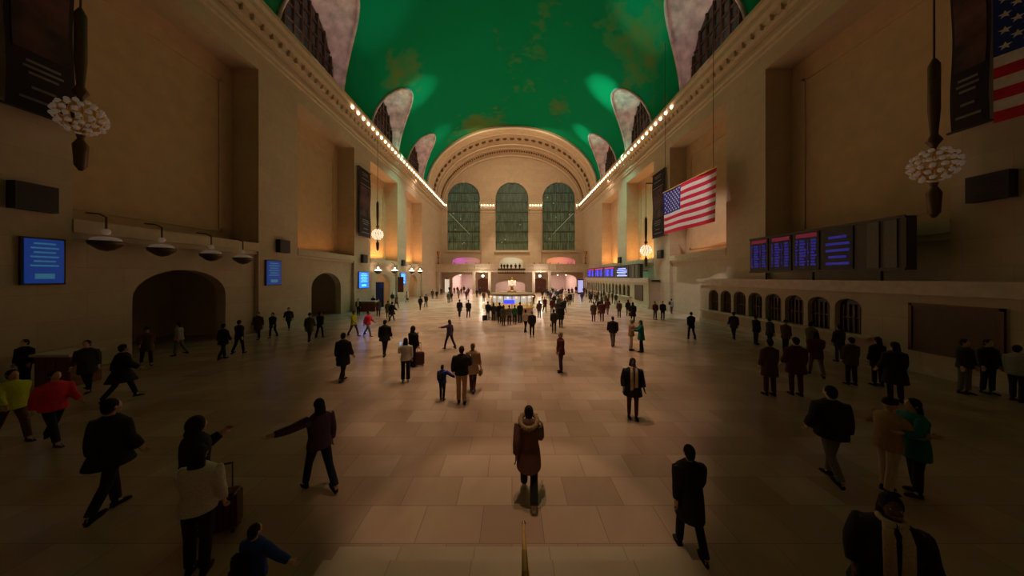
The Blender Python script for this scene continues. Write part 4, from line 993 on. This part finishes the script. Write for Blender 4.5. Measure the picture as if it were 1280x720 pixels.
P(574.5, 396, 1.74, 172, 'person in knee-length black coat, left one of the two alone in mid hall', 'black', 'black', 'stroll', .58, 'short', flare=.02, puffy=1)
P(585.5, 397, 1.72, 178, 'person in a black coat, right one of the two alone in mid hall', 'black', 'black', 'stroll2', .62, 'hat', 'charcoal', flare=.0, puffy=1)
for (x, y, c, l, yw, d) in ((562, 366.6, 'navy', 'black', 0, 'in navy at the mouth of the left passage'), (571.8, 366.4, 'maroon', 'brown', 180, 'in maroon inside the left passage opening'), (576.8, 368.4, 'brown', 'maroon', 10, 'in reddish brown, centre of the left passage crowd'),
      (580, 366.2, 'charcoal', 'black', 180, 'in charcoal, back of the left passage crowd'), (585.5, 369.8, 'black', 'black', 170, 'in black at the right side of the left passage'), (568, 367.2, 'grey', 'black', 20, 'in grey at the left side of the left passage'),
      (596, 372, 'black', 'black', 30, 'in black by the dark door left of the booth'), (604.7, 377, 'brown', 'maroon', 200, 'in brown between the left passage and the booth'), (611, 373, 'charcoal', 'black', 190, 'in charcoal just left of and behind the booth'),
      (683, 369.5, 'charcoal', 'black', 10, 'in charcoal by the dark door right of the booth'), (688.5, 366.6, 'brown', 'black', 180, 'in brown at the left side of the right passage'), (694, 371.3, 'grey', 'charcoal', 0, 'in grey entering the right passage'),
      (698.8, 376, 'black', 'navy', 180, 'in black and navy before the right passage'), (703, 368.6, 'maroon', 'black', 170, 'in maroon in the middle of the right passage'), (711, 369.2, 'navy', 'black', 10, 'in navy at the right side of the right passage'),
      (706.5, 372.5, 'white', 'grey', 185, 'in white before the right passage'), (715.7, 377.8, 'lightgrey', 'charcoal', 175, 'in light grey walking from the right passage'), (720, 366.8, 'black', 'black', 0, 'in black at the far right corner'),
      (693, 384, 'black', 'charcoal', 15, 'in black and charcoal right behind the booth pair'), (698.5, 388, 'olive', 'black', 180, 'in olive in the crowd right of the booth'), (705.7, 391, 'black', 'black', 190, 'in black at the right side of the crowd right of the booth'),
      (709, 382.5, 'brown', 'black', 10, 'in brown at the back of the crowd right of the booth'), (688, 377, 'purple', 'black', 20, 'in purple behind the crowd right of the booth'), (701, 380.5, 'tan', 'brown', 180, 'in tan in the crowd right of the booth'),
      (727.5, 378, 'purple', 'navy', 170, 'in purple at the far end of the ticket windows'), (733, 371, 'black', 'black', 90, 'in black at the farthest ticket window'), (736.5, 374, 'navy', 'black', 60, 'in navy, second in the ticket crowd from the far end'),
      (740.5, 373.8, 'brown', 'black', 90, 'in brown, third in the ticket crowd from the far end'), (743.5, 378.5, 'charcoal', 'grey', 100, 'in charcoal and grey amid the ticket crowd'), (747.8, 375.5, 'maroon', 'black', 80, 'in maroon amid the ticket crowd'),
      (751.6, 377, 'black', 'jeans', 90, 'in black and jeans amid the ticket crowd'), (756.5, 382, 'olive', 'black', 120, 'in olive amid the ticket crowd'), (761, 378.5, 'brown', 'charcoal', 70, 'in brown and charcoal near the middle ticket windows'),
      (765.5, 379, 'black', 'black', 90, 'in black near the middle ticket windows'), (770, 381, 'charcoal', 'black', 180, 'in charcoal, nearest of the ticket window crowd')):
    P(x, y, random.uniform(1.62, 1.82), yw, 'distant person '+d, c, l, random.choice(['stand', 'stroll', 'stroll2', 'stand2']), random.choice([.8, .74, .62]), random.choice(['short', 'short', 'hat', 'long']), random.choice(['dark', 'brownhair']))
for (x, y, c, l, yw, d) in ((685, 374, 'black', 'black', 10, 'in black by the dark door, edge of the right crowd'), (690, 392, 'maroon', 'black', 200, 'in maroon at the front left of the crowd right of the booth'), (696, 374.5, 'purple', 'charcoal', 0, 'in purple, middle of the crowd before the right passage'),
      (696.5, 396, 'charcoal', 'black', 170, 'in charcoal just behind the long black coat right of the booth'), (703.5, 396, 'black', 'black', 20, 'in black behind the long black coat right of the booth'), (701, 371.3, 'black', 'black', 0, 'in black at the threshold of the right passage'),
      (708, 377, 'cream', 'grey', 170, 'in cream walking out of the right passage'), (712.5, 381, 'black', 'black', 180, 'in black right of the crowd before the right passage'), (691, 368.5, 'navy', 'black', 0, 'in navy at the left side of the right passage'),
      (715, 369, 'brown', 'black', 0, 'in brown near the right edge of the right passage'), (738.5, 378.5, 'black', 'black', 90, 'in black in front of the far ticket windows'), (746, 382, 'black', 'navy', 100, 'in black and navy before the ticket crowd'),
      (752, 386, 'charcoal', 'black', 80, 'in charcoal at the front of the ticket crowd'), (755, 375.5, 'black', 'black', 90, 'in black at a middle ticket window'), (730, 368.5, 'maroon', 'black', 0, 'in maroon beside the pale blue kiosk screen'),
      (678, 373, 'black', 'black', 180, 'in black right behind the booth'), (667, 380, 'maroon', 'black', 150, 'in maroon at the back right of the booth'), (600, 368.5, 'navy', 'black', 20, 'in navy close to the dark door left of the booth'),
      (573.5, 373, 'grey', 'black', 180, 'in grey in front of the left passage'), (583, 375, 'maroon', 'black', 170, 'in maroon in front of the left passage')):
    P(x, y, random.uniform(1.62, 1.82), yw, 'distant person '+d, c, l, random.choice(['stand', 'stroll', 'stroll2', 'stand2']), random.choice([.8, .74, .62]), random.choice(['short', 'short', 'hat', 'long']), random.choice(['dark', 'brownhair']))
P(742, 401.5, 1.76, 180, 'person in tan-brown coat, left one of the two standing close near the ticket crowd', 'brown', 'brown', 'stand', .58, 'short', 'brownhair', flare=.03)
P(752.5, 401.5, 1.84, 170, 'person in maroon, right one of the two standing close near the ticket crowd', 'maroon', 'maroon', 'stand2', .66, 'short', flare=.05, puffy=1.2)
P(749, 394, 1.7, 0, 'person in black between the two close together and the ticket crowd', 'black', 'black', 'stand', .7, 'short')
P(759.5, 393, 1.76, 150, 'person in maroon and grey trousers, walking towards the ticket windows', 'maroon', 'grey', 'walk', .7, 'long', 'dark', female=True)
P(774, 397, 1.68, 175, 'person in a dark brown jacket alone in front of the ticket windows', 'brown', 'black', 'stand', .72, 'short')
P(785, 395, 1.66, 180, 'person in black, far one of the close pair by the brown notice panel', 'black', 'black', 'stand', .66, 'long', female=True)
P(791, 403, 1.76, 170, 'person in long black coat, near one of the close pair by the brown notice panel', 'black', 'black', 'stand2', .52, 'long', flare=.06, puffy=1.2, female=True)
P(819, 399.5, 1.7, 5, 'person in dark jacket, left one of the pair standing at the right ticket counter end', 'maroon', 'jeans', 'stand', .8, 'short')
P(828.5, 400, 1.74, -5, 'person in black, right one of the pair standing at the right ticket counter end', 'black', 'navy', 'stand', .8, 'short')
t, J = P(839.5, 392, 1.6, 90, 'person in a pale jacket with backpack by the right pier', 'lightgrey', 'charcoal', 'stand', .8, 'short')
backpack(t, J, 'dark backpack on the person in the pale jacket by the right pier', 'charcoal')
# people on the balcony
for i, (x, w2, c, zf) in enumerate(((-14.0, 69.9, 'charcoal', 5.6), (-11.2, 69.9, 'black', 5.6), (-8.9, 70.2, 'black', 5.6), (-5.6, 69.9, 'brown', 5.6), (-2.6, 70.6, 'black', 5.6), (-1.9, 71.4, 'charcoal', 5.6), (-1.1, 70.4, 'navy', 5.6), (-.2, 71.5, 'black', 5.6), (.9, 70.5, 'maroon', 5.6), (1.9, 70.8, 'black', 5.6),
                                     (5.4, 69.9, 'black', 5.6), (6.8, 69.9, 'charcoal', 5.6), (9.3, 69.9, 'navy', 5.6), (11.3, 70.1, 'black', 5.6), (13.6, 69.9, 'black', 5.6), (14.4, 70.0, 'brown', 5.6), (15.5, 69.9, 'black', 5.6))):
    who = ('first', 'second', 'third', 'fourth', 'fifth', 'sixth', 'seventh')
    zone, k = ('left part', i) if i < 4 else (('middle landing', i-4) if i < 10 else ('right part', i-10))
    P(0, 0, 1.85 if zone != 'middle landing' else 1.68, random.choice([0, 10, 170, 180]), 'person in %s on the balcony, %s from the left on its %s' % (c, who[k], zone), c, 'black', random.choice(['stand', 'stand2', 'read']), .8, 'short', xy=(x, w2), z=zf)
# dim flanks of the hall, left
for (x, y, H, yw, d, c, l, po, hm, hr, kw) in (
    (14, 553, 1.80, 85, 'person in a dim yellow safety vest at the far left edge', 'yellow', 'brown', 'walk', .82, 'short', {}),
    (67, 555, 1.80, 85, 'person in a shaded red jacket walking behind the dim yellow vest', 'red', 'navy', 'walk2', .82, 'short', {}),
    (137, 640, 1.92, 176, 'large dark person in a wide black coat walking away in the left shade', 'black', 'black', 'stroll', .74, 'short', dict(puffy=1.2, flare=.05, hi=True)),
    (243, 668, 1.80, 150, 'person in a black hood beside a dark red suitcase in the left shade', 'black', 'black', 'phone', .78, 'hood', dict(puffy=1.1, hi=True)),
    (399, 612, 1.75, -120, 'shaded person with one arm stretched to the right', 'purple', 'navy', 'point', .84, 'long', dict(female=True, hi=True)),
    (31, 484, 1.72, 10, 'shaded person beside the dim desk at the far left edge', 'black', 'black', 'stand', .8, 'short', {}),
    (109, 490, 1.8, 30, 'shaded person in grey right of the dim desk', 'charcoal', 'black', 'stroll', .62, 'short', {}),
    (152, 500, 1.85, 150, 'shaded person in a broad black coat near the second faintly lit lamp', 'black', 'black', 'walk', .6, 'short', dict(flare=.06, puffy=1.2)),
    (183, 456, 1.75, 60, 'shaded person in brown carrying a bag by the left wall', 'brown', 'black', 'walk', .66, 'hat', {}),
    (224, 444, 1.7, -60, 'shaded person in light grey by the left wall', 'lightgrey', 'grey', 'stroll', .8, 'long', {}),
    (279, 449, 1.72, 170, 'shaded person in black, left of the pair on the open left flank', 'black', 'black', 'stroll', .72, 'short', {}),
    (299, 442, 1.75, 175, 'shaded person in charcoal, right of the pair on the open left flank', 'charcoal', 'black', 'stroll2', .76, 'short', {}),
    (323, 424, 1.75, 10, 'shaded person in a brown coat by the second left pier', 'brown', 'charcoal', 'stroll', .6, 'short', {}),
    (341, 422, 1.65, 0, 'shaded person in black just right of the second left pier', 'black', 'black', 'stroll2', .7, 'short', {}),
    (361, 412, 1.72, 20, 'shaded person in charcoal close to the wall left of the bright hall', 'charcoal', 'black', 'walk', .7, 'short', {}),
    (387, 427, 1.76, 185, 'shaded person in an olive coat, left of two walking together', 'olive', 'brown', 'stroll', .62, 'hat', {}),
    (400, 422, 1.70, 175, 'shaded person in black, right of two walking together', 'black', 'black', 'stroll2', .7, 'short', {}),
    (429, 476, 1.85, 172, 'person in a black coat at the left boundary of the bright floor', 'black', 'black', 'stroll', .58, 'short', dict(puffy=1, hi=True)),
    (862, 690, 1.55, 178, 'dark person with a black coat at the right boundary of the bright floor', 'black', 'black', 'stroll', .58, 'short', dict(puffy=.8, hi=True)),
    (864, 424, 1.75, 180, 'shaded person in black left of the shaded ticket crowd', 'black', 'black', 'stroll', .7, 'short', {}),
    (917, 424, 1.75, 170, 'shaded person in purple before the shaded ticket counter', 'purple', 'navy', 'stroll2', .7, 'short', {}),
    (945, 430, 1.7, 90, 'shaded person in navy under the left end of the dim board', 'navy', 'black', 'stand', .7, 'short', {}),
    (962, 436, 1.75, 80, 'shaded person in charcoal under the dim board', 'charcoal', 'black', 'stand2', .7, 'short', {}),
    (982, 440, 1.7, 95, 'shaded person in brown under the dim board', 'brown', 'black', 'stand', .7, 'hat', {}),
    (1014, 447, 1.75, 90, 'shaded person in olive under the dim board', 'olive', 'black', 'stand', .7, 'short', {}),
    (1049, 452, 1.72, 180, 'shaded person in jeans under the right end of the dim board', 'charcoal', 'jeans', 'stand', .7, 'short', {}),
    (962, 494, 1.9, 180, 'large shaded person in brown, left of two standing close', 'brown', 'brown', 'stand', .58, 'short', dict(flare=.03)),
    (995, 494, 1.95, 170, 'large shaded person in maroon, right of two standing close', 'maroon', 'maroon', 'stand2', .66, 'short', dict(flare=.05, puffy=1.2)),
    (1020, 470, 1.85, 150, 'shaded person in grey trousers walking to the shaded counter', 'maroon', 'grey', 'walk', .7, 'long', {}),
    (1064, 481, 1.75, 175, 'shaded person in brown alone before the shaded counter', 'brown', 'black', 'stand', .72, 'short', {}),
    (1097, 482, 1.78, 180, 'shaded person in black, left of the close pair at the shaded counter', 'black', 'black', 'stand', .66, 'long', {}),
    (1119, 502, 1.9, 170, 'shaded person in long black coat, right of the close pair at the shaded counter', 'black', 'black', 'stand2', .52, 'long', dict(flare=.06, puffy=1.2)),
    (1206, 492, 1.85, 5, 'shaded person with pale jeans, left of the pair at the right edge', 'charcoal', 'grey', 'stand', .8, 'short', {}),
    (1235, 492, 1.85, -5, 'shaded person in black, right of the pair at the right edge', 'black', 'navy', 'stand', .8, 'short', {}),
    (1272, 502, 1.8, 90, 'shaded person in pale clothes cut by the right edge', 'lightgrey', 'charcoal', 'stand', .8, 'short', {}),
    (1039, 600, 1.85, 176, 'shaded person in a puffy black jacket and grey trousers on the right flank', 'black', 'grey', 'stroll2', .80, 'short', dict(puffy=1.8, hi=True)),
    (1110, 616, 1.75, 80, 'shaded person in a tan coat holding the one in teal on the right flank', 'tan', 'cream', 'hug', .80, 'hat', dict(hi=True)),
    (1144, 618, 1.75, 250, 'shaded person in a teal coat on the right flank', 'teal', 'black', 'hug', .66, 'long', dict(hi=True, female=True)),
    ):
    P(x, y, H, yw, d, c, l, po, hm, hr, **kw)
P(0, 0, 1.72, -35, 'dark person facing us with a pale scarf at the lower right of the shaded flank', 'black', 'maroon', 'pocket', .66, 'long', xy=(3.95, 3.0), skin=2, puffy=1.1, flare=.1, female=True, hi=True, extra=(('scarf', 'cream'), ('face',)))
tt, JJ = P(0, 0, 1.70, 200, 'shaded person in a white jacket in front of the dark red suitcase', 'white', 'black', 'phone', .84, 'long', xy=(-4.25, 3.9), female=True, hi=True)
suitcase(*floor_at(278, 664), 20, 'dark red wheeled suitcase on the shaded left flank')
tt, JJ = P(0, 0, 1.16, 170, 'child in a blue jacket at the lower left of the shaded flank', 'blue', 'navy', 'give', .84, 'short', xy=(-2.95, 3.3), hi=True)
backpack(tt, JJ, 'dark backpack on the child in the shaded flank', 'black', .95)
